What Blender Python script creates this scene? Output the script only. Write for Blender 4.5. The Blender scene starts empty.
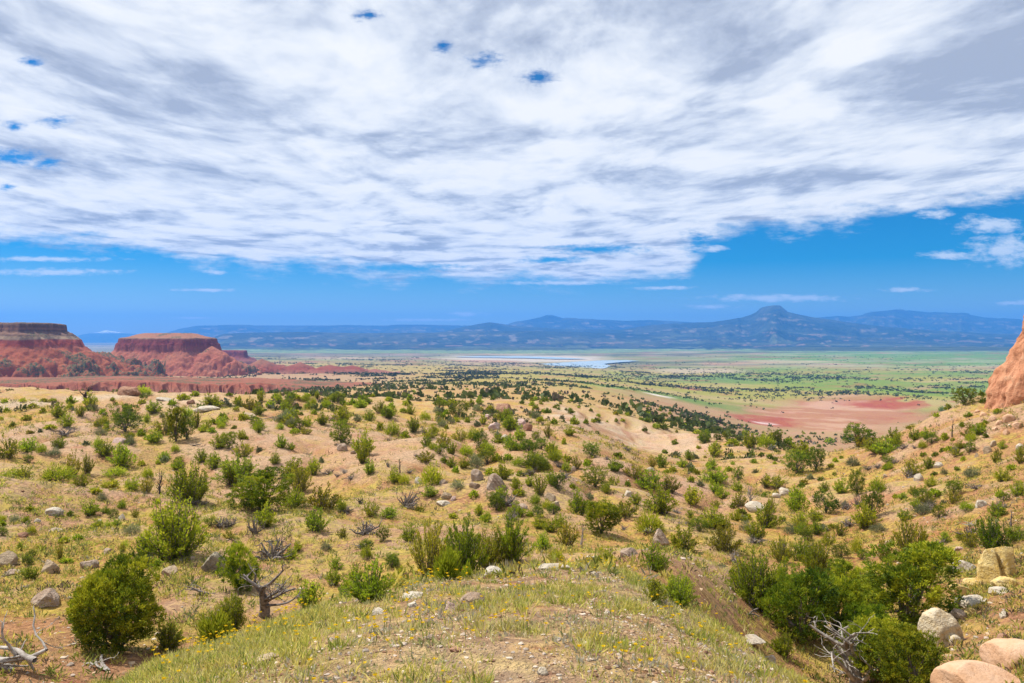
import bpy, bmesh, math, random
import numpy as np
from mathutils import Vector
random.seed(7); RNG = np.random.default_rng(11)
sc = bpy.context.scene
COL = sc.collection
F, CX, HY = 796.0, 512.0, 338.0          # focal length in pixels, picture centre, horizon row

# ------------------------------------------------------------------ numpy noise
def _hash(ix, iy, seed):
    h = (ix.astype(np.int64) * 374761393 + iy.astype(np.int64) * 668265263 + seed * 974634777) & 0xFFFFFFFF
    h = ((h ^ (h >> 13)) * 1274126177) & 0xFFFFFFFF
    h = h ^ (h >> 16)
    return (h & 0xFFFF) / 65535.0
def vnoise(x, y, seed=0):
    x = np.asarray(x, float); y = np.asarray(y, float)
    ix = np.floor(x); iy = np.floor(y); fx = x - ix; fy = y - iy
    fx = fx*fx*fx*(fx*(fx*6-15)+10); fy = fy*fy*fy*(fy*(fy*6-15)+10)
    a = _hash(ix, iy, seed); b = _hash(ix+1, iy, seed); c = _hash(ix, iy+1, seed); d = _hash(ix+1, iy+1, seed)
    return (a*(1-fx)+b*fx)*(1-fy) + (c*(1-fx)+d*fx)*fy
def fbm(x, y, seed=0, oct=4, gain=0.5):
    s = 0; a = 1; t = 0
    for o in range(oct):
        c, si = math.cos(0.7*o), math.sin(0.7*o)
        s = s + a*vnoise((x*c-y*si)*2**o, (x*si+y*c)*2**o, seed+o*17); t += a; a *= gain
    return s/t
def ridged(x, y, seed=0, oct=4, gain=0.5):
    s = 0; a = 1; t = 0
    for o in range(oct):
        c, si = math.cos(0.7*o), math.sin(0.7*o)
        s = s + a*(1-np.abs(2*vnoise((x*c-y*si)*2**o, (x*si+y*c)*2**o, seed+o*17)-1)); t += a; a *= gain
    return s/t
def sstep(a, b, x):
    t = np.clip((np.asarray(x, float)-a)/(b-a), 0, 1); return t*t*(3-2*t)
def lerp(a, b, t): return a + (b-a)*t

# ------------------------------------------------------------------ terrain: row of the ground at each (column, distance)
DEP = [1.2,3,5,6.5,8,10.5,14,18,23,30,37,45,57,75,100,130,165,220,320,500,800,1200,2000,3200,5000,9000]
TAB = {
 -260:[1500,900,830,800,775,735,680,625,575,540,500,500,460,430,410,398,396,430,438,425,396,380,371,362,355.2,348.6],
  0:[1500,885,830,795,755,714,655,606,568,520,476,479,458,432,405,393,391,425,434,421,394,379,371,362,355.4,348.6],
 128:[1500,842,696,675,726,729,668,612,570,520,489,493,464,432,412,396,394,425,432,418,393,379,371,362,355.6,348.6],
 200:[1500,825,676,650,655,692,668,612,566,517,493,497,463,431,413,401,394,408,418,408,391,379,371,362,355.9,348.6],
 256:[1500,815,672,644,627,668,676,620,571,525,500,504,463,430,410,399,398,404,408,399,389,380,371,362,356.2,348.6],
 320:[1500,815,664,632,611,626,662,615,572,526,503,506,465,434,414,404,402,401,401,394,387,380,371.5,362.5,356.6,348.6],
 384:[1500,815,656,620,595,591,645,617,576,529,508,490,464,437,418,408,403,400,396.5,391,385,379,371.5,363,356.9,348.6],
 450:[1500,815,652,616,590,578,628,605,565,535,512,487,462,436,419,409,404,400.5,396,390,384.5,378,372,364.5,357.2,348.6],
 512:[1500,815,648,613,588,572,608,592,553,540,512,484,460,434,418,409,405,401,396,390,384.5,378,372.5,366,357.6,348.6],
 560:[1500,815,646,610,584,566,590,580,560,546,516,488,464,438,424,413,409,404,398,392,385,379,373.5,367,357.4,348.6],
 600:[1500,815,648,612,586,566,572,562,560,548,518,496,472,447,436,428,419,409,403,397,389,383,375.5,367.6,357.1,348.6],
 640:[1500,815,654,620,590,578,562,545,558,550,522,505,485,466,455,447,438,421,414,406,396,389,378,368.3,357,348.6],
 680:[1500,815,662,630,602,600,580,556,552,545,526,510,490,469,456,448,441,429,423,414,403,394,380,368.5,356.9,348.6],
 720:[1500,815,674,650,628,646,626,594,568,550,534,516,493,472,455,444,441,440,436,426,414,400,381,368.6,356.9,348.6],
 768:[1500,815,690,655,660,735,720,655,605,568,545,525,500,474,452,441,443,450,450,443,428,404,381,368.6,356.8,348.6],
 850:[1500,815,700,730,796,823,747,674,618,574,544,517,487,456,452,470,452,466,462,448,428,404,381,368.6,356.8,348.6],
 890:[1500,815,720,745,790,790,722,662,611,569,535,506,472,438,440,478,485,480,468,450,428,404,381,368.6,356.8,348.6],
 930:[1500,815,735,750,785,757,696,650,604,563,527,495,455,415,421,450,482,484,476,452,429,404,381,368.6,356.8,348.6],
 970:[1500,830,740,748,765,732,676,632,590,549,511,477,438,398,410,436,470,484,476,452,429,404,381,368.6,356.8,348.6],
 1024:[1500,850,735,735,736,702,656,612,573,532,493,456,415,382,382,420,450,470,476,452,429,404,381,368.6,356.8,348.6],
 1280:[1500,850,735,690,655,610,560,515,470,428,390,360,330,310,320,360,400,440,470,452,429,404,381,368.6,356.8,348.6],
}
_px0, _px1, _npx = -260, 1280, 771
_l0, _l1, _nl = math.log(1.2), math.log(9000), 900
def _build():
    cols = sorted(TAB); ld = np.log(DEP); L = np.linspace(_l0, _l1, _nl); P = np.linspace(_px0, _px1, _npx)
    prof = []
    for c in cols:
        v = (HY - np.array(TAB[c], float))
        # monotone-ish cubic (Catmull) in ln depth
        m = np.gradient(v, ld); i = np.clip(np.searchsorted(ld, L)-1, 0, len(ld)-2)
        h = ld[i+1]-ld[i]; t = (L-ld[i])/h
        s = (v[i+1]-v[i])/h
        def lim(mm): return np.where(np.sign(mm) != np.sign(s), 0, np.sign(s)*np.minimum(np.abs(mm), 3*np.abs(s)))
        m0, m1 = lim(m[i]), lim(m[i+1])
        prof.append((2*t**3-3*t**2+1)*v[i] + (t**3-2*t**2+t)*h*m0 + (-2*t**3+3*t**2)*v[i+1] + (t**3-t**2)*h*m1)
    prof = np.array(prof)
    out = np.empty((_npx, _nl))
    cc = np.array(cols, float)
    for k in range(_nl): out[:, k] = np.interp(P, cc, prof[:, k])
    r = 14; ker = np.exp(-0.5*(np.arange(-3*r, 3*r+1)/r)**2); ker /= ker.sum()
    pad = np.pad(out, ((3*r, 3*r), (0, 0)), mode='edge')
    out = np.stack([np.convolve(pad[:, k], ker, 'valid') for k in range(_nl)], 1)
    return out
VT = _build()
def _look(px, ld):
    a = np.clip((px-_px0)/(_px1-_px0)*(_npx-1), 0, _npx-1.001); b = np.clip((ld-_l0)/(_l1-_l0)*(_nl-1), 0, _nl-1.001)
    i = a.astype(int); j = b.astype(int); fa = a-i; fb = b-j
    return (VT[i,j]*(1-fa)+VT[i+1,j]*fa)*(1-fb) + (VT[i,j+1]*(1-fa)+VT[i+1,j+1]*fa)*fb
AZL = math.atan((_px0-CX)/F); AZR = math.atan((_px1-CX)/F)
LAKE = [(541,363.6),(560,362.6),(580,361.4),(604,360.4),(625,360),(640,360.8),(618,362.3),(604,363.8),(611,365.8),(606,368),(590,369.4),(570,368.6),(556,366.6)]
ARM = [(450,356.7),(480,356),(530,356.2),(562,357.4),(588,358.9),(560,359),(520,357.9),(480,357.5)]
def ground(x, y):
    """height of the ground at (x, y); the eye is the origin"""
    x = np.asarray(x, float); y = np.asarray(y, float)
    rho = np.sqrt(x*x+y*y)+1e-6; az = np.arctan2(x, y)
    azc = np.clip(az, AZL, AZR); px = CX + F*np.tan(azc); D = rho*np.cos(azc)
    v = _look(px, np.log(np.maximum(D, 1.2)))
    over = np.where(az > AZR, (az-AZR)/(math.pi-AZR), np.where(az < AZL, (AZL-az)/(math.pi+AZL), 0))
    vm = _look(np.full_like(px, 512.), np.log(np.maximum(rho, 1.2)))
    v = v*(1-over) + vm*over
    z = v/F*D
    z = np.where(D > 9000, -120.0, z)
    n = 0.05*(fbm(x/1.1, y/1.1, 1, 3)-.5)*2*(1-sstep(40, 90, rho))
    n = n + 0.26*(fbm(x/3.6, y/3.6, 2, 3)-.5)*2*sstep(7, 16, rho)*(1-sstep(200, 400, rho))
    n = n + 1.0*(fbm(x/11, y/11, 3, 3)-.5)*2*sstep(16, 45, rho)*(1-sstep(600, 900, rho))
    n = n + 1.5*(fbm(x/38, y/38, 4, 3)-.5)*2*sstep(60, 170, rho)*(1-sstep(2500, 3200, rho))
    n = n + 5.0*(fbm(x/170, y/170, 5, 4)-.5)*2*sstep(350, 900, rho)*(1-sstep(2600, 3300, rho))
    # rills down the pale bluff
    bl = sstep(150, 172, D)*(1-sstep(205, 218, D))*sstep(548, 585, px)*(1-sstep(680, 712, px))
    n = n - 2.2*bl*ridged(px/26, D/90, 9, 3)
    n = n + 1.5*(ridged(x/21, y/26, 23, 3, .45)-.6)*sstep(24, 50, rho)*(1-sstep(190, 300, rho))
    # little washes on the slopes
    n = n - 1.1*ridged(x/9, y/15, 21, 2)**5*sstep(20, 45, rho)*(1-sstep(150, 260, rho))
    return z + n
def cast(px, py, dmin=3.0):
    """first ground point met by the ray through a picture point"""
    d = np.exp(np.linspace(math.log(dmin), math.log(9500), 1800))
    dx = (px-CX)/F; dz = (HY-py)/F
    g = ground(dx*d, d) - dz*d
    k = np.argmax(g >= 0)
    if g[k] < 0: k = len(d)-1
    if k > 0:
        t = g[k-1]/(g[k-1]-g[k]+1e-9); dd = d[k-1]+(d[k]-d[k-1])*min(max(t, 0), 1)
    else: dd = d[0]
    return dx*dd, dd, float(ground(np.array([dx*dd]), np.array([dd]))[0])

# ------------------------------------------------------------------ mesh helpers
def mesh_np(name, V, Fc, col=None, smooth=False, extra=None):
    """V (n,3); Fc (m,k) of equal corner count or list of such arrays"""
    me = bpy.data.meshes.new(name)
    fl = Fc if isinstance(Fc, list) else [Fc]
    V = np.ascontiguousarray(V, np.float32)
    me.vertices.add(len(V)); me.vertices.foreach_set('co', V.ravel())
    loops = np.concatenate([f.ravel() for f in fl]).astype(np.int32)
    tot = np.concatenate([np.full(len(f), f.shape[1], np.int32) for f in fl])
    st = np.concatenate([[0], np.cumsum(tot)[:-1]]).astype(np.int32)
    me.loops.add(len(loops)); me.loops.foreach_set('vertex_index', loops)
    me.polygons.add(len(tot)); me.polygons.foreach_set('loop_start', st); me.polygons.foreach_set('loop_total', tot)
    me.polygons.foreach_set('use_smooth', np.full(len(tot), smooth, bool))
    if col is not None:
        at = me.color_attributes.new('Col', 'FLOAT_COLOR', 'POINT')
        c = np.ones((len(V), 4), np.float32); c[:, :3] = col; at.data.foreach_set('color', c.ravel())
    for k, a in (extra or {}).items():
        at = me.attributes.new(k, 'FLOAT', 'POINT'); at.data.foreach_set('value', np.ascontiguousarray(a, np.float32))
    me.update(calc_edges=True); me.validate()
    return me
def link(name, me, mat=None, parent=None, loc=None, kind=None):
    o = bpy.data.objects.new(name, me); COL.objects.link(o)
    if mat is not None and me is not None and not me.materials: me.materials.append(mat)
    if parent is not None: o.parent = parent
    if loc is not None: o.location = loc
    if kind: o['kind'] = kind
    return o
def grid_faces(n, m, wrap=False):
    i = np.arange(n-1)[:, None]; j = np.arange(m if wrap else m-1)[None, :]; j2 = (j+1) % m
    return np.stack([i*m+j, i*m+j2, (i+1)*m+j2, (i+1)*m+j], -1).reshape(-1, 4)

# ------------------------------------------------------------------ materials
class NT:
    def __init__(s, tree): s.t = tree; s.n = tree.nodes; s.l = tree.links
    def new(s, typ, **kw):
        n = s.n.new(typ)
        for k, v in kw.items(): setattr(n, k, v)
        return n
    def set(s, sock, v):
        if isinstance(v, bpy.types.NodeSocket): s.l.new(v, sock)
        elif v is not None: sock.default_value = v
    def math(s, op, a, b=None, c=None, clamp=False):
        n = s.new('ShaderNodeMath', operation=op, use_clamp=clamp)
        for i, v in enumerate((a, b, c)):
            if v is not None: s.set(n.inputs[i], v)
        return n.outputs[0]
    def vmath(s, op, a, b=None):
        n = s.new('ShaderNodeVectorMath', operation=op); s.set(n.inputs[0], a)
        if b is not None: s.set(n.inputs[1], b)
        return n.outputs[0]
    def mix(s, f, a, b, typ='RGBA', blend='MIX'):
        n = s.new('ShaderNodeMix', data_type=typ); n.clamp_factor = True
        if typ == 'RGBA':
            n.blend_type = blend; s.set(n.inputs[0], f); s.set(n.inputs[6], a); s.set(n.inputs[7], b); return n.outputs[2]
        s.set(n.inputs[0], f); s.set(n.inputs[2], a); s.set(n.inputs[3], b); return n.outputs[0]
    def noise(s, vec, scale, detail=4, rough=.55, dim='3D', out=0, dist=0):
        n = s.new('ShaderNodeTexNoise', noise_dimensions=dim); s.set(n.inputs['Vector'], vec)
        n.inputs['Scale'].default_value = scale; n.inputs['Detail'].default_value = detail; n.inputs['Roughness'].default_value = rough
        n.inputs['Distortion'].default_value = dist
        return n.outputs[out]
    def ramp(s, f, stops, interp='LINEAR'):
        n = s.new('ShaderNodeValToRGB'); n.color_ramp.interpolation = interp; e = n.color_ramp.elements
        while len(e) < len(stops): e.new(0.5)
        for el, (p, c) in zip(e, stops):
            el.position = p; el.color = (*c, 1) if len(c) == 3 else c
        s.set(n.inputs[0], f); return n.outputs[0]
    def maprange(s, v, a, b, c=0., d=1., smooth=True):
        n = s.new('ShaderNodeMapRange', interpolation_type='SMOOTHSTEP' if smooth else 'LINEAR')
        s.set(n.inputs[0], v)
        for i, q in zip((1, 2, 3, 4), (a, b, c, d)): s.set(n.inputs[i], q)
        return n.outputs[0]
def material(name, rough=.9):
    m = bpy.data.materials.new(name); m.use_nodes = True; t = NT(m.node_tree)
    b = m.node_tree.nodes['Principled BSDF']; b.inputs['Roughness'].default_value = rough; b.inputs['Specular IOR Level'].default_value = .15
    return m, t, b
def attr(t, name='Col', out='Color'):
    n = t.new('ShaderNodeAttribute', attribute_name=name); return n.outputs[out]
def bump(t, b, h, strength=.5, dist=.05):
    n = t.new('ShaderNodeBump'); n.inputs['Strength'].default_value = strength; n.inputs['Distance'].default_value = dist
    t.set(n.inputs['Height'], h); t.l.new(n.outputs[0], b.inputs['Normal'])

def leaf_material(name, trans=.35, hue=.02, val=.28):
    m, t, b = material(name, .6)
    oi = t.new('ShaderNodeObjectInfo').outputs['Random']
    hs = t.new('ShaderNodeHueSaturation'); t.set(hs.inputs['Color'], attr(t))
    t.set(hs.inputs['Hue'], t.maprange(oi, 0, 1, .5-hue, .5+hue, False))
    w = t.new('ShaderNodeTexWhiteNoise', noise_dimensions='1D'); t.set(w.inputs['W'], t.math('MULTIPLY', oi, 91.7))
    t.set(hs.inputs['Value'], t.maprange(w.outputs[0], 0, 1, 1-val, 1+val, False))
    t.l.new(hs.outputs[0], b.inputs['Base Color'])
    tr = t.new('ShaderNodeBsdfTranslucent'); t.l.new(hs.outputs[0], tr.inputs['Color'])
    mx = t.new('ShaderNodeMixShader'); mx.inputs[0].default_value = trans
    t.l.new(b.outputs[0], mx.inputs[1]); t.l.new(tr.outputs[0], mx.inputs[2])
    t.l.new(mx.outputs[0], t.n['Material Output'].inputs['Surface'])
    return m
M_JUN = leaf_material('juniper_foliage', .42); M_SHR = leaf_material('shrub_foliage', .53); M_BRM = leaf_material('broom_foliage', .5)
M_SAGE = leaf_material('sage_foliage', .3); M_GRASS = leaf_material('grass_blades', .5, .0, .0); M_SCRUB = leaf_material('scrub_foliage', .3, 0, 0)
def bark_material(name, c1, c2):
    m, t, b = material(name, .9)
    co = t.new('ShaderNodeTexCoord').outputs['Object']
    n = t.noise(co, 14, 5, .65)
    t.l.new(t.mix(t.maprange(n, .35, .65), (*c1, 1), (*c2, 1)), b.inputs['Base Color']); bump(t, b, n, .6, .02)
    return m
M_BARK = bark_material('grey_brown_bark', (.09,.07,.055), (.24,.20,.17))
M_DEAD = bark_material('bleached_wood', (.20,.17,.14), (.46,.41,.36))
M_DEADG = bark_material('weathered_wood', (.09,.072,.062), (.29,.25,.22))
M_DARKW = bark_material('charred_wood', (.03,.025,.025), (.10,.085,.08))
# ------------------------------------------------------------------ the ground, one sheet
def inside(px, py, poly):
    c = np.zeros(px.shape, bool); n = len(poly)
    for i in range(n):
        x1, y1 = poly[i]; x2, y2 = poly[(i+1) % n]
        cond = ((y1 > py) != (y2 > py)) & (px < (x2-x1)*(py-y1)/(y2-y1+1e-9)+x1); c ^= cond
    return c
def blob(px, D, cx, cd, rx, rd):           # soft spot in bearing and ln distance
    return np.clip(1-np.sqrt(((px-cx)/rx)**2+(np.log(D/cd)/rd)**2), 0, 1)
def mixc(C, c, w): return C + (np.array(c)[None]-C)*np.clip(w, 0, 1)[:, None]
az_in = np.arange(-40, 40.001, .1); az_l = np.arange(-180, -40, 2.5)
az_r = np.arange(42.5, 180, 2.5)
AZ = np.radians(np.concatenate([az_l, az_in, az_r]))
RH = np.exp(np.linspace(math.log(.8), math.log(24000), 680))
A, R = np.meshgrid(AZ, RH, indexing='ij')
X = (np.sin(A)*R).ravel(); Y = (np.cos(A)*R).ravel(); Z = ground(X, Y)
rho = R.ravel(); azc = np.clip(A.ravel(), AZL, AZR); PX = CX+F*np.tan(azc); D = rho*np.cos(azc); PY = HY-F*Z/np.maximum(D, .1)
ld = np.log(D)
n1 = fbm(X/7, Y/7, 31, 4); n2 = fbm(X/30, Y/30, 32, 4); n3 = fbm(X/2.2, Y/2.2, 33, 3)
C = np.tile(np.array([.47,.295,.135]), (len(X), 1))
C = mixc(C, (.48,.275,.165), sstep(.40, .58, n2)); C = mixc(C, (.50,.285,.10), sstep(.44, .58, n1)*.9)
grass = sstep(.36, .62, fbm(X/9, Y/9, 35, 4)*.6+fbm(X/2.4, Y/2.4, 36, 3)*.4)*.9
# right-hand slope: orange soil and yellow grass
rs = sstep(740, 820, PX)*(1-sstep(95, 130, D))*sstep(16, 26, D)
C = mixc(C, (.49,.285,.095), rs*.8); grass = np.maximum(grass, rs*sstep(.3, .55, n1)*.95)
C = mixc(C, (.42,.19,.09), rs*sstep(.55, .68, fbm(X/13, Y/13, 39, 3))*.8)
C = mixc(C, (.42,.20,.115), sstep(850, 960, PX)*(1-sstep(19, 26, D))*.8)
# bare pinkish bench of the left hill
bare = blob(PX, D, 285, 66, 130, .40)+blob(PX, D, 410, 66, 70, .3)+blob(PX, D, 60, 72, 90, .25)+blob(PX, D, 210, 48, 60, .2)
C = mixc(C, (.52,.325,.205), np.clip(bare*2, 0, 1)*.85); grass = grass*(1-np.clip(bare*2.2, 0, .85))
# brow in front of the left hill: tan with yellow grass
brow = sstep(18, 26, D)*(1-sstep(39, 46, D))*(1-sstep(460, 560, PX))
grass = np.clip(grass+brow*.7*sstep(.30, .55, n1), 0, 1)
# knoll under the eye: gravel with grass round the rim
kn = 1-sstep(9.5, 12.5, D+sstep(600, 800, PX)*4)
C = mixc(C, (.43,.285,.175), kn*.9); C = mixc(C, (.50,.37,.26), kn*sstep(.5, .65, n3)*.6)
# bank below the knoll, redder
bank = sstep(9, 12, D)*(1-sstep(24, 32, D))*sstep(600, 650, PX)*(1-sstep(790, 850, PX))
C = mixc(C, (.42,.22,.10), bank*.8)
ju = blob(PX, D, 60, 15, 190, .34); C = mixc(C, (.40,.21,.105), np.clip(ju*1.6, 0, .8))
# pale road along the left bench, and pale ledges further along it
rd = (1-sstep(.0, 1.0, np.abs(PY-(407-.085*PX)-3*(vnoise(X/20, Y/20, 41)-.5))/(7.5-.036*np.clip(PX, 0, 160))))*sstep(70, 90, D)*(1-sstep(158, 170, D))*(1-sstep(138, 165, PX))
C = mixc(C, (.62,.50,.36), rd*1.5); grass = grass*(1-np.clip(rd*2, 0, 1))
lg = blob(PX, D, 195, 108, 60, .16); C = mixc(C, (.60,.46,.32), lg*1.3)
# pale bluff
bl = sstep(98, 122, D+12*(n1-.5))*(1-sstep(206, 222, D))*sstep(540, 575, PX+60*(n1-.5))*(1-sstep(690, 725, PX))
C = mixc(C, (.58,.41,.29), bl*.95); C = mixc(C, (.55,.44,.34), bl*sstep(.5, .62, fbm(PX/16+D/14, D/30, 43, 3))); C = mixc(C, (.42,.22,.15), bl*sstep(.58, .7, fbm(PX/9+D/11, D/25, 44, 3))*.8)
grass = grass*(1-bl*.9)
# middle distance: olive tan slope running out into the green plain
md = sstep(130, 260, D)
C = mixc(C, (.40,.29,.13), md*.6)
g1 = fbm(X/70, Y/150, 51, 4); g2 = fbm(X/400, Y/260, 52, 4); g3 = fbm(PX/160, np.log(D)*9, 53, 4)
plain = sstep(450, 900, D+300*(g2-.5))
C = mixc(C, (.28,.275,.055), plain*(.55+.45*sstep(430, 620, PX)))
C = mixc(C, (.36,.30,.13), plain*sstep(.5, .64, g3)*.8)
C = mixc(C, (.145,.24,.03), plain*sstep(.36, .56, g2)*sstep(560, 720, PX)*.95)
C = mixc(C, (.36,.22,.14), sstep(280, 420, D)*(1-sstep(900, 1250, D))*sstep(600, 660, PX)*.75)
C = mixc(C, (.38,.24,.16), plain*(1-sstep(1500, 2400, D))*(1-sstep(330, 470, PX))*.8)
far = sstep(2600, 4200, D)
C = mixc(C, (.115,.245,.025), far*sstep(660, 800, PX)*.95); C = mixc(C, (.20,.22,.085), far*(1-sstep(660, 800, PX))*.8)
C = mixc(C, (.44,.36,.22), far*sstep(.57, .66, g3)*.75); C = mixc(C, (.07,.085,.035), far*sstep(.52, .60, fbm(PX/130, np.log(D)*14, 54, 4))*(.85-.45*sstep(760,860,PX)*(1-sstep(6500,8000,D))))
C = mixc(C, (.13,.22,.05), blob(PX, D, 660, 1000, 130, .10)*1.5); C = mixc(C, (.12,.21,.05), blob(PX, D, 700, 2050, 100, .16)*1.6)
# red clay flat
cw = fbm(PX/40, np.log(D)*14, 57, 4)
rc = np.clip(blob(PX, D, 838, 1000, 106, .40)*2.3+(cw-.5)*1.8-.12, 0, 1)*sstep(450, 640, D)
C = mixc(C, (.36,.17,.10), rc); C = mixc(C, (.45,.27,.19), rc*sstep(.5, .62, fbm(PX/60, np.log(D)*30, 58, 3)))
C = mixc(C, (.31,.055,.032), np.clip(blob(PX, D, 898, 1235, 74, .13)*2.4+(fbm(PX/30, np.log(D)*30, 61, 4)-.5)*2.6-.45, 0, 1)*sstep(.02,.2,rc)*.9); C = mixc(C, (.32,.075,.05), np.clip(blob(PX, D, 766, 870, 52, .13)*2.2+(fbm(PX/26, np.log(D)*26, 62, 4)-.5)*2.6-.35, 0, 1)); C = mixc(C, (.62,.50,.50), np.clip(blob(PX, D, 766, 850, 17, .035)*2, 0, 1))
C = mixc(C, (.46,.17,.10), blob(PX, D, 577, 1180, 13, .03)*2.5); C = mixc(C, (.40,.16,.10), blob(PX, D, 690, 1500, 22, .05)*1.6)
C = mixc(C, (.70,.68,.66), np.clip(blob(PX, D, 660, 950, 20, .012)*2, 0, 1))
# pale hills on the plain and the white shore of the lake
C = mixc(C, (.45,.36,.25), np.clip(blob(PX, D, 700, 2900, 60, .14)*2*(.6+.8*g3), 0, 1)*.8)
sh = np.clip(blob(PX, D, 528, 4700, 98, .21)*2.8+(fbm(PX/30, np.log(D)*20, 59, 3)-.5)*1.2, 0, 1)*sstep(3750, 4100, D+500*sstep(610,640,PX)-0)
C = mixc(C, (.50,.44,.36), sh)
C = mixc(C, (.40,.24,.15), np.clip(blob(PX, D, 485, 4050, 48, .07)*2.5, 0, 1))
grass = grass*(1-sstep(150, 420, D)*.75)
grass = np.where(kn > .3, grass*.5, grass)
# steep little banks are bare and redder, hollows hold the grass
gx = (ground(X+.6, Y)-ground(X-.6, Y))/1.2; gy = (ground(X, Y+.6)-ground(X, Y-.6))/1.2; slp = np.hypot(gx, gy)
e2 = 2.5; cvx = (ground(X+e2, Y)+ground(X-e2, Y)+ground(X, Y+e2)+ground(X, Y-e2)-4*Z)/e2
mdl = sstep(13, 22, D)*(1-sstep(220, 320, D)); bank_ = sstep(.30, .52, slp)*mdl*sstep(.3, .55, n3+.15)
C = mixc(C, (.43,.22,.125), bank_*.8); C = mixc(C, (.55,.40,.27), sstep(-.03, -.12, cvx)*mdl*.5)
grass = np.clip(grass*(1-bank_*.8)+sstep(.03, .12, cvx)*mdl*.4, 0, 1)
me = mesh_np('ground', np.stack([X, Y, Z], 1), grid_faces(len(AZ), len(RH))[:, ::-1], C, True, {'grass': grass})
def ground_material():
    m, t, b = material('desert_ground', .95)
    p = t.new('ShaderNodeNewGeometry').outputs['Position']; c = attr(t); g = attr(t, 'grass', 'Fac')
    na = t.noise(p, 1.1, 6, .62); nb = t.noise(p, 7., 5, .65); nc = t.noise(p, 34., 3, .6); nd = t.noise(p, .22, 5, .6)
    dist = t.vmath('LENGTH', p); ln = t.n[-1].outputs['Value']
    # soil mottling, pebbles
    c2 = t.mix(t.maprange(nb, .38, .66), t.mix(1., c, (.66,.62,.58,1), blend='MULTIPLY'), t.mix(1., c, (1.20,1.16,1.10,1), blend='MULTIPLY'))
    c3 = t.mix(t.math('MULTIPLY', t.maprange(nc, .62, .72), .55), c2, (.58,.45,.34,1)); c3 = t.mix(t.math('MULTIPLY', t.maprange(nc, .30, .22), .6), c3, (.20,.10,.055,1))
    c3 = t.mix(t.math('MULTIPLY', t.maprange(nd, .5, .68), .35), c3, t.mix(1., c3, (1.02,.80,.62,1), blend='MULTIPLY'))
    # low dry grass
    gm = t.math('MULTIPLY', t.maprange(t.math('ADD', t.math('MULTIPLY', na, .6), t.math('MULTIPLY', nb, .5)), .47, .66), g)
    gc = t.mix(t.maprange(t.noise(p, 2.4, 4), .4, .62), (.54,.41,.07,1), (.36,.31,.05,1))
    c4 = t.mix(t.math('MULTIPLY', gm, .80), c3, gc)
    # small herbs and litter seen as specks between the shrubs
    sp = t.maprange(t.noise(p, 1.7, 5, .7), .555, .63); spm = t.math('MULTIPLY', sp, t.maprange(ln, 14, 40))
    spm = t.math('MULTIPLY', spm, t.maprange(ln, 900, 300))
    c5 = t.mix(t.math('MULTIPLY', spm, .5), c4, (.115,.115,.04,1))
    # stripes and thickets of the far plain
    t.l.new(c5, b.inputs['Base Color'])
    h = t.math('ADD', t.math('MULTIPLY', nb, .6), t.math('MULTIPLY', nc, .25)); h = t.math('ADD', h, na)
    bump(t, b, h, 1.0, .22)
    return m
link('ground', me, ground_material(), kind='structure')

# ------------------------------------------------------------------ lake
def at_px(px, py, z): d = -z*F/(py-HY); return ((px-CX)/F*d, d, z)
bm = bmesh.new()
for poly in (LAKE, ARM):
    pts = []
    for i in range(len(poly)):
        a, b2 = poly[i], poly[(i+1) % len(poly)]
        for k in range(6):
            t_ = k/6; pts.append((a[0]+(b2[0]-a[0])*t_+random.uniform(-.8, .8), a[1]+(b2[1]-a[1])*t_+random.uniform(-.10, .10)))
    bm.faces.new([bm.verts.new(at_px(u, v, -118.0)) for u, v in pts])
bmesh.ops.triangulate(bm, faces=bm.faces[:]); me = bpy.data.meshes.new('lake'); bm.to_mesh(me); bm.free()
for p in me.polygons:
    if p.normal.z < 0: p.flip()
m, t, b = material('lake_water', .25); b.inputs['Base Color'].default_value = (.34,.42,.44,1); b.inputs['Specular IOR Level'].default_value = .5
p = t.new('ShaderNodeNewGeometry').outputs['Position']; bump(t, b, t.noise(p, .6, 3), .3, .1)
link('lake', me, m, kind='structure')

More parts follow.
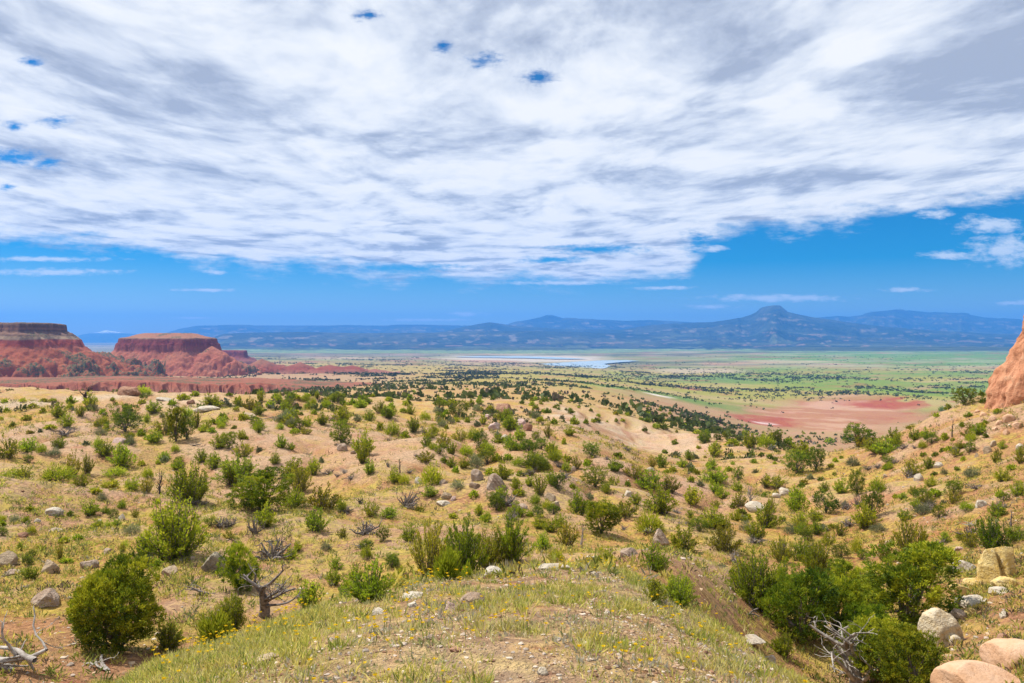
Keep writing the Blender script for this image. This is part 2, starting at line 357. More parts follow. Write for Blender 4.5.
# ------------------------------------------------------------------ mesas and badlands, each its own piece of terrain
def px_grid(p0, p1, dp, d0, d1, nd):
    P = np.arange(p0, p1+dp, dp); Dd = np.exp(np.linspace(math.log(d0), math.log(d1), nd)); A, B = np.meshgrid(P, Dd, indexing='ij')
    return A, B, (A-CX)/F*B, B
def strata_material(name, zs, slope_c, veg=.5, wob=5., green=(.075,.085,.04), streak=.5):
    """zs: [(z, colour)] bands of bare rock by height; talus and scrub by attribute"""
    m, t, b = material(name, .95)
    p = t.new('ShaderNodeNewGeometry').outputs['Position']; sx = t.new('ShaderNodeSeparateXYZ'); t.l.new(p, sx.inputs[0])
    w = t.math('MULTIPLY', t.math('SUBTRACT', t.noise(p, .018, 4), .5), wob*2)
    z0, z1 = zs[0][0], zs[-1][0]
    f = t.math('DIVIDE', t.math('SUBTRACT', t.math('ADD', sx.outputs[2], w), z0), z1-z0)
    band = t.ramp(f, [((z-z0)/(z1-z0), c) for z, c in zs])
    mp = t.new('ShaderNodeMapping'); mp.inputs['Scale'].default_value = (1, 1, .12); t.l.new(p, mp.inputs[0])
    st = t.noise(mp.outputs[0], .16, 5, .65)
    band = t.mix(streak, band, t.mix(1., band, t.ramp(st, [(.3, (.55,.5,.5)), (.7, (1.35,1.3,1.25))]), blend='MULTIPLY'))
    col = t.mix(attr(t, 'talus', 'Fac'), band, t.mix(t.noise(p, .03, 4), (*slope_c[0], 1), (*slope_c[1], 1)))
    vg = t.maprange(t.math('ADD', t.noise(p, .30, 5, .75), t.math('MULTIPLY', attr(t, 'veg', 'Fac'), .17)), .60, .68); 
    col = t.mix(t.math('MULTIPLY', vg, veg), col, (*green, 1))
    sk = t.math('MULTIPLY', t.maprange(t.noise(p, .42, 4, .7), .57, .63), t.math('ADD', t.math('MULTIPLY', attr(t, 'talus', 'Fac'), .5), .12)); col = t.mix(sk, col, (.045,.05,.025,1))
    pl_ = t.math('MULTIPLY', t.maprange(t.noise(p, .25, 5, .7), .56, .66), .35); col = t.mix(pl_, col, t.mix(1., col, (1.55,1.75,1.8,1), blend='MULTIPLY'))
    t.l.new(col, b.inputs['Base Color']); bump(t, b, t.noise(p, .12, 5, .65), .9, 3.)
    return m
def poly_sdf(x, y, poly):
    d = np.full(x.shape, 1e9); n = len(poly)
    for i in range(n):
        ax, ay = poly[i]; bx, by = poly[(i+1) % n]; ex, ey = bx-ax, by-ay
        t = np.clip(((x-ax)*ex+(y-ay)*ey)/(ex*ex+ey*ey), 0, 1); d = np.minimum(d, np.hypot(x-ax-t*ex, y-ay-t*ey))
    return np.where(inside(x, y, poly), -d, d)
def pz(px, D): return ((px-CX)/F*D, D)
def mesa(name, top, prof, base_off, grid, mat, talus, veg, gully=.35, edge=7., seed=0, tilt=None):
    """top: plan outline (px, distance); prof: [(distance outward from the rim, height)]"""
    A, B, x, y = px_grid(*grid); poly = [pz(*q) for q in top]
    s = poly_sdf(x, y, poly)
    s = s + (edge*1.5*(fbm(x/28, y/28, seed+1, 4)-.5)*2+5.5*(ridged(x/11, y/11, seed+2, 3)-.55))*sstep(-8, 8, s+6) 
    pd = np.array([q[0] for q in prof]); ph = np.array([q[1] for q in prof])
    ang = np.arctan2(y-np.mean([q[1] for q in poly]), x-np.mean([q[0] for q in poly]))
    rg = ridged(x/42, y/42, seed+5, 4, .55)
    ss = s*(1+gully*(rg-.5)*2*sstep(pd[2], pd[-1]*.6, s))
    z = np.interp(ss, pd, ph)
    z = z + 1.0*(fbm(x/9, y/9, seed+7, 3)-.5)*2 - (5.5*(ridged(x/24, y/30, seed+9, 3)-.5)+2.2*(ridged(x/9, y/12, seed+10, 2)-.5))*sstep(22, 48, ss)
    if tilt is not None: z = skirt(x, y, z + tilt(x, y, s))
    zg = ground(x, y)
    tal = np.interp(ss, *talus); vg = np.interp(ss, *veg)*(.15+1.7*sstep(.60, .40, rg))
    me = mesh_np(name, np.stack([x.ravel(), y.ravel(), z.ravel()], 1), grid_faces(*A.shape)[:, ::-1], None, True, {'talus': tal.ravel(), 'veg': np.clip(vg, 0, 1).ravel()})
    return link(name, me, mat, kind='structure')
# big mesa at the picture's edge: dark cap, pale band, red wall, talus
RED = (.27,.048,.024); RED2 = (.33,.072,.032)
M1 = strata_material('mesa_rock', [(-75,(0.251,0.092,0.053)), (-40,(0.238,0.073,0.036)), (-22,RED2), (-14,(0.264,0.079,0.040)), (-9,RED), (-3,(0.224,0.053,0.030)), (-1,(0.304,0.218,0.145)), (2,(0.277,0.191,0.119)), (4,(0.119,0.066,0.040)), (8,(0.218,0.119,0.073)), (11,(0.112,0.056,0.033)), (13,(0.224,0.112,0.066)), (16,(0.125,0.059,0.036)), (22,(0.145,0.086,0.053))],
    [(0.280,0.057,0.020), (0.315,0.115,0.052)], .95, 2.0)
mesa('mesa_hill', [(-330,1150),(-120,1110),(-60,1160),(20,1120),(58,1175),(64,1260),(40,1500),(-330,1550)],
     [(-400,22.5),(-8,22),(0,20),(3,8),(14,4),(20,-2),(30,-13),(60,-27),(110,-46),(170,-62),(240,-80)], 0, (-330,165,.6,880,1620,330), M1,
     ([-10,5,24,32,55,110],[0,0,0,.35,.9,1]), ([-30,-12,0,10,22,40,90,180],[1,1,.0,.5,.1,.35,.95,.9]), .85, 8., 60)
# second mesa: purple red cliff on a pink talus cone, a pale scrubby cap sloping back
M2 = strata_material('mesa_rock_red', [(-95,(0.270,0.120,0.090)), (-34,(0.240,0.081,0.060)), (-27,(0.162,0.027,0.024)), (-18,(0.198,0.042,0.033)), (-12,(0.162,0.027,0.025)), (-6,(0.204,0.048,0.036)), (-3,(0.180,0.048,0.036)), (0,(0.216,0.150,0.096)), (14,(0.216,0.174,0.108))],
    [(.31,.062,.036), (.39,.17,.09)], .9, 1.5)
def t2(x, y, s): 
    return np.where(s < 4, 9.5*sstep(0, 46, -s), 0)
def skirt(x, y, z):
    for (c, d, top, sl) in [(212, 1515, -15, .58), (222, 1540, -28, .50), (128, 1560, -30, .55), (170, 1490, -38, .5)]:
        hx, hy = pz(c, d); q = np.hypot(x-hx, y-hy)*(1+.35*(ridged(x/26, y/26, 97, 3)-.5)*2); z = np.maximum(z, top-q*sl)
    return z
mesa('mesa_hill', [(122,1560),(150,1515),(185,1500),(208,1530),(216,1600),(206,1760),(120,1760)],
     [(-400,0),(-3,0),(0,-1.5),(3,-10),(7,-12),(10,-25),(16,-30),(34,-43),(60,-57),(95,-72),(150,-96)], 0, (70,262,.5,1280,1900,300), M2,
     ([-6,0,6,12,20],[.6,0,0,.8,1]), ([-20,-5,0,8,25,60],[.9,.5,.1,.15,.4,.7]), .6, 6., 90, t2)
M3 = strata_material('red_ridge_rock', [(-110,(0.245,0.075,0.054)), (-66,(0.190,0.044,0.034)), (-50,(0.170,0.034,0.031))], [(0.231,0.068,0.054), (0.272,0.109,0.075)], .5, 2.)
mesa('mesa_hill', [(219,2500),(244,2480),(247,2600),(219,2620)], [(-200,-39),(0,-40),(5,-58),(30,-72),(70,-96)], 0, (196,282,.5,2300,2800,140), M3,
     ([-6,0,10,30],[.3,0,.2,.8]), ([-20,0,40],[.4,.1,.4]), .4, 6., 120)
# low red hills beyond the bench
M4 = strata_material('red_hill_rock', [(-125,(0.313,0.197,0.129)), (-88,(0.313,0.190,0.129)), (-74,(0.279,0.109,0.068)), (-66,(0.231,0.041,0.024)), (-50,(0.272,0.116,0.068))], [(0.299,0.163,0.095), (0.272,0.109,0.061)], .6, 6.)
def hill_row(name, grid, hills, mat, seed):
    A, B, x, y = px_grid(*grid); z = ground(x, y)-6; base = z.copy()
    for (c, d, top, w, dw) in hills:
        h = (HY-top)/F*d; hx, hy = pz(c, d); q = np.hypot((x-hx)/(w/F*d), (y-hy)/dw); q = q*(1+.45*(ridged(x/34, y/34, seed, 3)-.5)*2)
        z = np.maximum(z, base+(h-base)*np.clip(1-q, 0, 1)**.8)
    z = z+.8*(fbm(x/12, y/12, seed+3, 3)-.5)*2
    me = mesh_np(name, np.stack([x.ravel(), y.ravel(), z.ravel()], 1), grid_faces(*A.shape)[:, ::-1], None, True, {'talus': np.full(A.size, .12), 'veg': np.full(A.size, .35)})
    link(name, me, mat, kind='structure')
hill_row('hills', (205,400,.5,1350,2100,160), [(262,1700,358.5,34,110),(246,1640,367,30,90),(300,1760,362,26,110),(284,1720,366,28,80),(330,1740,364.5,34,100),(352,1780,365,30,100),(375,1800,369,34,90),(228,1600,368,26,90),(400,1850,371,30,90)], M4, 130)
# the band of pink badlands just beyond the bench
M5 = strata_material('badland_clay', [(-62,(0.299,0.150,0.099)), (-50,(0.265,0.095,0.061)), (-44,(0.286,0.129,0.085)), (-38,(0.252,0.075,0.044)), (-28,(0.258,0.150,0.088))], [(0.279,0.116,0.068), (0.245,0.075,0.037)], .95, 3.)
A, B, x, y = px_grid(-140, 460, .5, 540, 900, 200)
crest = 660+60*(fbm(A/90, A*0+3, 140, 3)-.5)*2+np.clip(A-250, 0, 300)*.3
topy = np.interp(A, [-140,0,60,130,200,260,330,390,430,460], [383,382,383,381,383,383.5,387,388.5,393,402])
s = (y-crest)+26*(ridged(A/17, y/90, 141, 3)-.5)*2*sstep(30, -30, y-crest)*2.1
h = (HY-topy)/F*crest; g0 = ground(x, y)
z = np.where(s > 0, h-np.clip(s, 0, 300)*.03, h+np.clip(s, -60, 0)*(.30+.05*vnoise(A/13, A*0, 142)))
z = np.where(s < -60, -400, z)+.7*(fbm(x/7, y/7, 143, 3)-.5)*2
z = np.maximum(z, g0-4.)
vgb = np.clip(sstep(-3, 14, s)*.95*sstep(.35, .6, fbm(x/40, y/40, 147, 3))+.8*sstep(-22, -36, s), 0, 1)
me = mesh_np('badlands', np.stack([x.ravel(), y.ravel(), z.ravel()], 1), grid_faces(*A.shape)[:, ::-1], None, True, {'talus': sstep(2, 12, s).ravel()*.8, 'veg': vgb.ravel()})
link('badlands', me, M5, kind='structure')

# ------------------------------------------------------------------ far mountains
def interp(px, pts): return np.interp(px, [p[0] for p in pts], [p[1] for p in pts])
LAY = [  # distance, length of the front slope, length of the back slope, skyline
 (10800, 2600, 2500, [(190,352),(207,343),(216,336),(224,333.6),(250,332.4),(300,332.0),(360,333.2),(430,332.8),(470,331.5),(520,330.5),(580,332),(640,334),(700,336),(760,337),(820,338),(900,340),(960,342),(1024,343),(1100,344)]),
 (13500, 3300, 2500, [(400,338),(440,332),(462,327.5),(478,324.4),(490,322.8),(504,324.2),(520,326.5),(560,329),(620,330),(660,331),(700,334)]),
 (17500, 4500, 2500, [(470,334),(500,326.5),(516,321.5),(530,319),(540,316.6),(547,314.4),(553,314.6),(562,317.5),(580,318.8),(604,319.2),(625,320.4),(650,319.6),(676,320.8),(700,322.5),(730,324),(800,330)]),
 (12600, 3300, 3000, [(560,337),(600,333),(630,328),(652,324.6),(684,323.2),(712,322.4),(728,320.3),(742,317),(750,314.6),(756,311.8),(760,308),(763,306.4),(770,306.2),(780,306.2),(783,308.6),(788,312.6),(800,315.2),(812,317.4),(832,319.8),(860,323.5),(890,327),(930,330),(980,333),(1060,338)]),
 (19000, 5200, 2500, [(760,325),(800,319.8),(815,317),(838,315.2),(850,316),(868,313.2),(884,311.2),(900,309.4),(912,309.6),(925,311),(950,313.4),(966,313.2),(985,316.8),(1006,318.2),(1024,319.6),(1100,323),(1200,330)]),
]
A, B, x, y = px_grid(120, 1180, 1.1, 6400, 23500, 330)
z = np.full(A.shape, -126.0); zb = -126.0; S = np.zeros(A.shape)
for i, (d, fr, bk, sk) in enumerate(LAY):
    h = (HY-interp(A, sk))/F*d
    sd = d-fr*(.25*(fbm(A/60, A*0+i, 150+i, 3)-.5)*2)
    s = np.where(y < d, np.clip((y-(d-fr*(1+.22*(fbm(A/34, A*0+i*7, 160+i, 4)-.5)*2)))/fr, 0, 1), np.clip(1-(y-d)/bk, 0, 1))
    prof = .30*sstep(0, .30, s)+.24*sstep(.36, .60, s)+.46*np.clip((s-.45)/.55, 0, 1)**1.3
    er = 1.25*(ridged(x/900, y/900, 170+i, 5, .55)-.55)*sstep(0, .3, s)*(1-sstep(.80, .98, s))
    zz = zb+(h-zb)*np.clip(prof+.24*er, 0, 1.2)
    S = np.where(zz > z, s, S); z = np.maximum(z, zz)
fade = sstep(120, 205, A); z = np.where(A < 205, lerp(-130, z, fade), z)
# low wooded swells on the plain at their feet
sw = sstep(6500, 7300, y)*(1-sstep(8300, 9300, y))*(26*sstep(.47, .62, fbm(x/1700, y/700, 181, 4)))
sw = np.maximum(sw, sstep(6600, 7400, y)*(1-sstep(7600, 8600, y))*sstep(735, 790, A)*(1-sstep(1010, 1100, A))*(20+26*fbm(x/600, y/500, 183, 4)))
z = np.maximum(z, np.where(y < 9400, -121.5+sw, -126))
z[:, 0] = -135; z[:, -1] = -200
xf = x.ravel(); yf = y.ravel(); zf = z.ravel()
C = np.tile(np.array([.022,.030,.017]), (xf.size, 1)); Sf = S.ravel(); Pf = A.ravel()
C = mixc(C, (.055,.058,.032), sstep(.5, .66, fbm(xf/700, yf/700, 190, 4)))
C = mixc(C, (.10,.115,.055), sstep(.55, .66, fbm(xf/1100, yf/400, 191, 4))*(1-sstep(.35, .6, Sf))*.8)
oc = sstep(.62, .70, fbm(Pf/9, zf/14, 193, 4))*sstep(.10, .2, Sf)*(1-sstep(.40, .5, Sf))
C = mixc(C, (.40,.22,.16), oc*.42)
C = mixc(C, (.30,.23,.18), sstep(.62, .72, fbm(Pf/9, zf/30, 194, 4))*sstep(.3, .5, Sf)*(1-sstep(.75, .85, Sf))*.5)
gr = sstep(.0, .06, Sf); pl = (1-gr)
C = mixc(C, (.19,.25,.085), pl*.9); C = mixc(C, (.05,.06,.03), pl*sstep(4, 14, (zf+121.5))*.95)
me = mesh_np('mountains', np.stack([xf, yf, zf], 1), grid_faces(*A.shape)[:, ::-1], C, True)
m, t, b = material('mountain_slopes', .95); p = t.new('ShaderNodeNewGeometry').outputs['Position']
t.l.new(t.mix(.8, attr(t), t.mix(1., attr(t), t.ramp(t.noise(p, .008, 6, .7), [(.35, (.5,.5,.5)), (.65, (1.6,1.55,1.4))]), blend='MULTIPLY')), b.inputs['Base Color'])
bump(t, b, t.noise(p, .004, 6, .6), 1., 120)
link('mountains', me, m, kind='structure')
# very far snowy summit in the gap between the mesas
A, B, x, y = px_grid(30, 190, 1.5, 21500, 23800, 40)
h = (HY-interp(A, [(30,339),(76,336),(90,332.8),(100,331.6),(106,329.8),(110,330.6),(120,331.8),(134,333.4),(160,338),(190,339)]))/F*22800
s = np.clip(1-np.abs(y-22800)/900, 0, 1); z = -130+(h+130)*s**.8; z = z+60*(ridged(x/700, y/700, 201, 4)-.6)*s*(1-s)
C = np.tile(np.array([.06,.075,.05]), (x.size, 1)); C = mixc(C, (.8,.8,.8), sstep(120, 175, z.ravel()+40*(fbm(x.ravel()/300, y.ravel()/300, 202, 3)-.5)))
me = mesh_np('mountain', np.stack([x.ravel(), y.ravel(), z.ravel()], 1), grid_faces(*A.shape)[:, ::-1], C, True); link('mountain', me, m, kind='structure')
# ------------------------------------------------------------------ plant pieces, unit height and unit spread
def rdirs(n, rng):
    v = rng.normal(size=(n, 3)); return v/np.linalg.norm(v, axis=1)[:, None]
def unit(v): return v/np.maximum(np.linalg.norm(v, axis=1), 1e-9)[:, None]
def blades(P, Dr, L, W, col, rng, tip=.25):
    """one tapering four-cornered leaf spray at each P along Dr"""
    n = len(P); side = unit(np.cross(Dr, rdirs(n, rng))); L = np.broadcast_to(L, (n,))[:, None]; W = np.broadcast_to(W, (n,))[:, None]
    bend = rdirs(n, rng)*.18*L
    V = np.stack([P-side*W*.35, P+side*W*.35, P+Dr*L*.55+side*W*.6+bend*.5, P+Dr*L+side*W*tip*.2+bend, P+Dr*L*.5-side*W*.6+bend*.5], 1).reshape(-1, 3)
    Fc = np.arange(n*5).reshape(n, 5); return V, Fc, np.repeat(col, 5, 0)
def tube(pts, rad, k=5):
    pts = np.array(pts, float); n = len(pts); tg = unit(np.gradient(pts, axis=0)); ref = np.array([.31, .17, .93]); a = unit(np.cross(tg, ref+0*tg)+1e-6); b = np.cross(tg, a)
    th = np.arange(k)/k*2*math.pi; r = np.array(rad, float)[:, None, None]
    V = (pts[:, None]+r*(a[:, None]*np.cos(th)[None, :, None]+b[:, None]*np.sin(th)[None, :, None])).reshape(-1, 3)
    return V, grid_faces(n, k, True)
class Bag:
    def __init__(s): s.V = []; s.F = {}; s.n = 0; s.C = []
    def add(s, V, Fc, C=None):
        s.V.append(V); s.F.setdefault(Fc.shape[1], []).append(Fc+s.n); s.n += len(V)
        s.C.append(C if C is not None else np.ones((len(V), 3)))
    def mesh(s, name, smooth=False): return mesh_np(name, np.concatenate(s.V), [np.concatenate(f) for f in s.F.values()], np.concatenate(s.C), smooth)
def wander(a, b, n, amp, rng, sag=0):
    a = np.array(a, float); b = np.array(b, float); t = np.linspace(0, 1, n)[:, None]
    o = np.cumsum(rng.normal(size=(n, 3)), 0)*amp/math.sqrt(n); o -= o[0]*(1-t)+0; o = o*t*(1.2-t)*1.6
    p = a+(b-a)*t+o; p[:, 2] -= sag*(t[:, 0]*(1-t[:, 0])); return p
def tone(n, rng, dark, mid, tip, bias=0):
    u = np.clip(rng.beta(2, 2.2, n)+bias, 0, 1)[:, None]; d, m, t = (np.array(c)[None] for c in (dark, mid, tip))
    return np.where(u < .5, lerp(d, m, u*2), lerp(m, t, u*2-1))
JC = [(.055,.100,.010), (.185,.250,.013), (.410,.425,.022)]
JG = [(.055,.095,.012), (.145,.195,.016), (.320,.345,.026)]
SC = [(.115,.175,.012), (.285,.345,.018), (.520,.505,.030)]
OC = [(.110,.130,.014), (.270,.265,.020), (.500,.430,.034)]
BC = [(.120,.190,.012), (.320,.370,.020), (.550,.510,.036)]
GC = [(.120,.135,.060), (.200,.215,.100), (.310,.315,.170)]

def juniper_unit(seed, n_cl=420, n_sp=20, pal=JC, top=.0, low=.02, size=1., holes=.44):
    rng = np.random.default_rng(seed)
    # uneven lobes about a leaning axis
    lob = [(np.array([rng.normal()*.02, rng.normal()*.02, .49]), np.array([.40, .40, .45]))]
    nl = rng.integers(9, 14)
    for i in range(nl):
        th = i/nl*2*math.pi+rng.normal()*.3; hz = rng.uniform(.14, .86); rr = .31*math.sqrt(max(.1, 1-((hz-.42)/.62)**2))
        s = rng.uniform(.15, .25); lob.append((np.array([math.cos(th)*rr, math.sin(th)*rr, hz]), np.array([s, s, s*rng.uniform(.8, 1.35)])))
    lob.append((np.array([rng.normal()*.05, rng.normal()*.05, .80+top]), np.array([.14, .14, .17])))
    w = np.array([l[1].prod()**(2/3) for l in lob]); w[0] *= 1.3; k = rng.choice(len(lob), n_cl, p=w/w.sum())
    cen = np.array([l[0] for l in lob])[k]; rad = np.array([l[1] for l in lob])[k]; d = rdirs(n_cl, rng)
    P = cen+d*rad*(rng.uniform(.45, 1.05, n_cl)**.5)[:, None]
    hn = vnoise(P[:, 0]*9+P[:, 2]*4, P[:, 1]*9-P[:, 2]*6, seed) ; keep = (P[:, 2] > low)&(hn > holes*.6); P = P[keep]; d = d[keep]; k = k[keep]; n = len(P)
    lt = rng.normal(size=len(lob))*.17
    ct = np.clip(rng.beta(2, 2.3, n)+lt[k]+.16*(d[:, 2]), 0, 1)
    q = np.repeat(np.arange(n), n_sp); m = len(q)
    out = unit(d[q]*.7+np.array([[0, 0, .75]])+rdirs(m, rng)*.75)
    pp = P[q]+rdirs(m, rng)*(.047*size*rng.uniform(.2, 1, m))[:, None]
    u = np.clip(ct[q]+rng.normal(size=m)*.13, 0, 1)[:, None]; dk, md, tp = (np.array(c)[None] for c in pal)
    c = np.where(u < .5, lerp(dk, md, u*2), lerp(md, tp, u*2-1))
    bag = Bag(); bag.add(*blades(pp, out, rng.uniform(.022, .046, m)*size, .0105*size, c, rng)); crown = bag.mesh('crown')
    bag = Bag(); bag.add(*tube(wander((0, 0, -.06), (rng.normal()*.03, rng.normal()*.03, .5), 7, .05, rng), np.linspace(.040, .016, 7), 7))
    for (c0, r0) in lob[1:]:
        bag.add(*tube(wander((rng.normal()*.02, rng.normal()*.02, rng.uniform(.0, .22)), c0, 6, .05, rng), np.linspace(.020, .005, 6), 5))
    return [('trunk', bag.mesh('trunk', True), M_BARK), ('crown', crown, M_JUN)]
def shrub_unit(seed, n_st=34, n_sp=46, pal=SC, spread=.47, leafl=.07, upright=.6, mat=None, low=.15, gap=.0, woody=True):
    """many stems fanning from the base, each leafy along its upper part"""
    rng = np.random.default_rng(seed); bag = Bag(); wood = Bag()
    for i in range(n_st):
        th = rng.uniform(0, 2*math.pi); r = spread*math.sqrt(rng.uniform(0, 1)); hgt = (1-.66*(r/spread)**2.4)*rng.uniform(.62, 1.06)
        tip = np.array([math.cos(th)*r, math.sin(th)*r, hgt*.93]); base = np.array([math.cos(th)*r*.25, math.sin(th)*r*.25, -.04])
        st = wander(base, tip, 7, .10, rng, -.12)
        if woody: wood.add(*tube(st, np.linspace(.011, .003, 7), 4))
        m = int(n_sp*rng.uniform(.7, 1.3)); t = low+(1-low)*rng.uniform(0, 1, m)**.75; f = t*6; a = np.minimum(f.astype(int), 5); p = st[a]+(st[a+1]-st[a])*(f-a)[:, None]
        rad = .075*(1.15-t*.75); off = rdirs(m, rng); p = p+off*rad[:, None]*rng.uniform(.2, 1, (m, 1))
        ax = unit(tip-base+np.zeros((1, 3))); dr = unit(ax*upright+off*.6+np.array([[0, 0, upright*.8]])+rdirs(m, rng)*.35)
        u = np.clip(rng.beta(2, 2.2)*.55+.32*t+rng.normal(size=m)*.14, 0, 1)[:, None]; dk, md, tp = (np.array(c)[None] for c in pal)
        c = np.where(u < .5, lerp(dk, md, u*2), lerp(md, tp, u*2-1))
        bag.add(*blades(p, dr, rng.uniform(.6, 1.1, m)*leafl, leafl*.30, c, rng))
    return ([('stems', wood.mesh('stems', True), M_BARK)] if woody else [])+[('foliage', bag.mesh('foliage'), mat or M_SHR)]
def broom_unit(seed, n=2600, pal=BC, flat=1.):
    """a dense half ball of fine upright twigs"""
    rng = np.random.default_rng(seed); d = rdirs(n, rng); d[:, 2] = np.abs(d[:, 2])**.8; d = unit(d)
    lo = .72+.5*(vnoise(d[:, 0]*2.4+5, d[:, 1]*2.4+d[:, 2], seed)-.3)
    s = rng.uniform(.40, .98, n); P = d*np.array([[.47, .47, .86]])*(lo*s)[:, None]; P[:, 2] += .02
    dr = unit(d*.8+np.array([[0, 0, .7]])+rdirs(n, rng)*.3)
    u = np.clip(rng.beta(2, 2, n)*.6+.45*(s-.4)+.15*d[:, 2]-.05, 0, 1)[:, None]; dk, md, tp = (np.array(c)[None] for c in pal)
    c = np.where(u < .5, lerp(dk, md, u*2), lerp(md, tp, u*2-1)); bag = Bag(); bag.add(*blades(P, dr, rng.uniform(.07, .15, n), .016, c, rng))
    wd = Bag()
    for i in range(22):
        v = rdirs(1, rng)[0]; v[2] = abs(v[2]); wd.add(*tube(wander((0, 0, -.04), v*np.array([.36, .36, .6]), 5, .04, rng), np.linspace(.012, .004, 5), 4))
    return [('stems', wd.mesh('stems', True), M_BARK), ('foliage', bag.mesh('foliage'), M_BRM)]
def dead_unit(seed, kind='bush', k=5, r0=.05):
    """bare branching wood"""
    rng = np.random.default_rng(seed); bag = Bag()
    def grow(p, d, L, r, lev):
        n = 6; q = [p]
        for i in range(n-1):
            d = unit((d+rng.normal(size=3)*.22+np.array([0, 0, .03 if kind != 'log' else -.02]))[None])[0]; q.append(q[-1]+d*L/(n-1))
        bag.add(*tube(q, np.linspace(r, r*.45, n), k if lev < 2 else 4))
        if lev < 3:
            for j in range(rng.integers(2, 5) if lev else (0)):
                i = rng.integers(1, n); s = unit((d*.5+rdirs(1, rng)[0]*.9+np.array([0, 0, .25 if kind != 'log' else .0]))[None])[0]
                grow(q[i], s, L*rng.uniform(.4, .7), r*.5*(1-.08*i), lev+1)
    if kind == 'tree':
        tr = wander((0, 0, -.05), (rng.normal()*.08, rng.normal()*.08, .55), 7, .10, rng); bag.add(*tube(tr, np.linspace(r0*1.5, r0*.7, 7), 7))
        for i in range(8):
            j = rng.integers(2, 7); th = rng.uniform(0, 2*math.pi); grow(tr[j], np.array([math.cos(th)*.7, math.sin(th)*.7, .75]), rng.uniform(.30, .52), r0*.6, 1)
    elif kind == 'snag':
        tr = wander((0, 0, -.05), (rng.normal()*.10, 0, 1.), 8, .07, rng); bag.add(*tube(tr, np.linspace(r0*1.3, r0*.35, 8), 7))
        for i in range(5):
            j = rng.integers(2, 7); th = rng.uniform(0, 2*math.pi); grow(tr[j], np.array([math.cos(th), math.sin(th), .5]), rng.uniform(.12, .3), r0*.4, 2)
    elif kind == 'log':
        for i in range(3):
            th = rng.normal()*.4+(math.pi if i == 2 else 0); grow(np.array([-.45*math.cos(th), rng.normal()*.05, .08+.05*i]), np.array([math.cos(th), math.sin(th)*.5, .10]), rng.uniform(.6, .95), r0*(1.2-.25*i), 1)
    else:
        for i in range(13):
            th = rng.uniform(0, 2*math.pi); e = rng.uniform(.15, 1.2); grow(np.array([rng.normal()*.05, rng.normal()*.05, 0]), np.array([math.cos(th)*math.cos(e), math.sin(th)*math.cos(e), math.sin(e)]), rng.uniform(.35, .62), r0*rng.uniform(.5, 1), 1)
    me = bag.mesh('branches', True); v = np.empty(len(me.vertices)*3, np.float32); me.vertices.foreach_get('co', v); v = v.reshape(-1, 3)
    w = max(np.ptp(v[:, 0]), np.ptp(v[:, 1])); h = v[:, 2].max(); v[:, :2] /= w; v[:, 2] /= max(h, .05); me.vertices.foreach_set('co', v.ravel()); me.update(); return me
def tiny_unit(seed, n=170, pal=SC, mat=None):
    rng = np.random.default_rng(seed); d = rdirs(n, rng); d[:, 2] = np.abs(d[:, 2]); lo = .75+.55*(vnoise(d[:, 0]*2+3, d[:, 1]*2+d[:, 2]*2, seed)-.4)
    s = rng.uniform(.3, 1, n)**.6; P = d*np.array([[.44, .44, .84]])*(lo*s)[:, None]; dr = unit(d*.6+np.array([[0, 0, .6]])+rdirs(n, rng)*.6)
    bag = Bag(); bag.add(*blades(P, dr, rng.uniform(.16, .28, n), .085, tone(n, rng, *pal), rng))
    for i in range(4):
        v = rdirs(1, rng)[0]; v[2] = abs(v[2]); V, Fq = tube(wander((0, 0, -.05), v*np.array([.3, .3, .5]), 4, .04, rng), np.linspace(.03, .01, 4), 4); bag.add(V, Fq, np.tile([[.10, .08, .06]], (len(V), 1)))
    return [('foliage', bag.mesh('foliage'), mat or M_SHR)]
LIB = {}
def lib(key):
    if key in LIB: return LIB[key]
    k, i = key
    LIB[key] = {
     'H': lambda: juniper_unit(116, 1700, 22, JC, holes=.22, size=.9), 'J': lambda: juniper_unit(100+i, 1000, 22, JC), 'j': lambda: juniper_unit(120+i, 330, 13, JG, size=1.5),
     'M': lambda: shrub_unit(140+i, 84, 74, SC, leafl=.048, upright=.45, low=.06), 'm': lambda: shrub_unit(160+i, 46, 30, SC, leafl=.088, upright=.45, low=.06),
     'O': lambda: shrub_unit(180+i, 48, 84, OC, spread=.44, upright=.9, leafl=.045, low=.06), 'o': lambda: shrub_unit(200+i, 32, 30, OC, spread=.44, upright=.8, leafl=.08, low=.08),
     'B': lambda: broom_unit(220+i), 'b': lambda: broom_unit(240+i, 1100),
     'S': lambda: broom_unit(260+i, 1500, GC), 's': lambda: broom_unit(280+i, 900, GC),
     'G': lambda: shrub_unit(300+i, 60, 100, JC, spread=.43, upright=1.0, leafl=.042, low=.03),
    }[k](); return LIB[key]
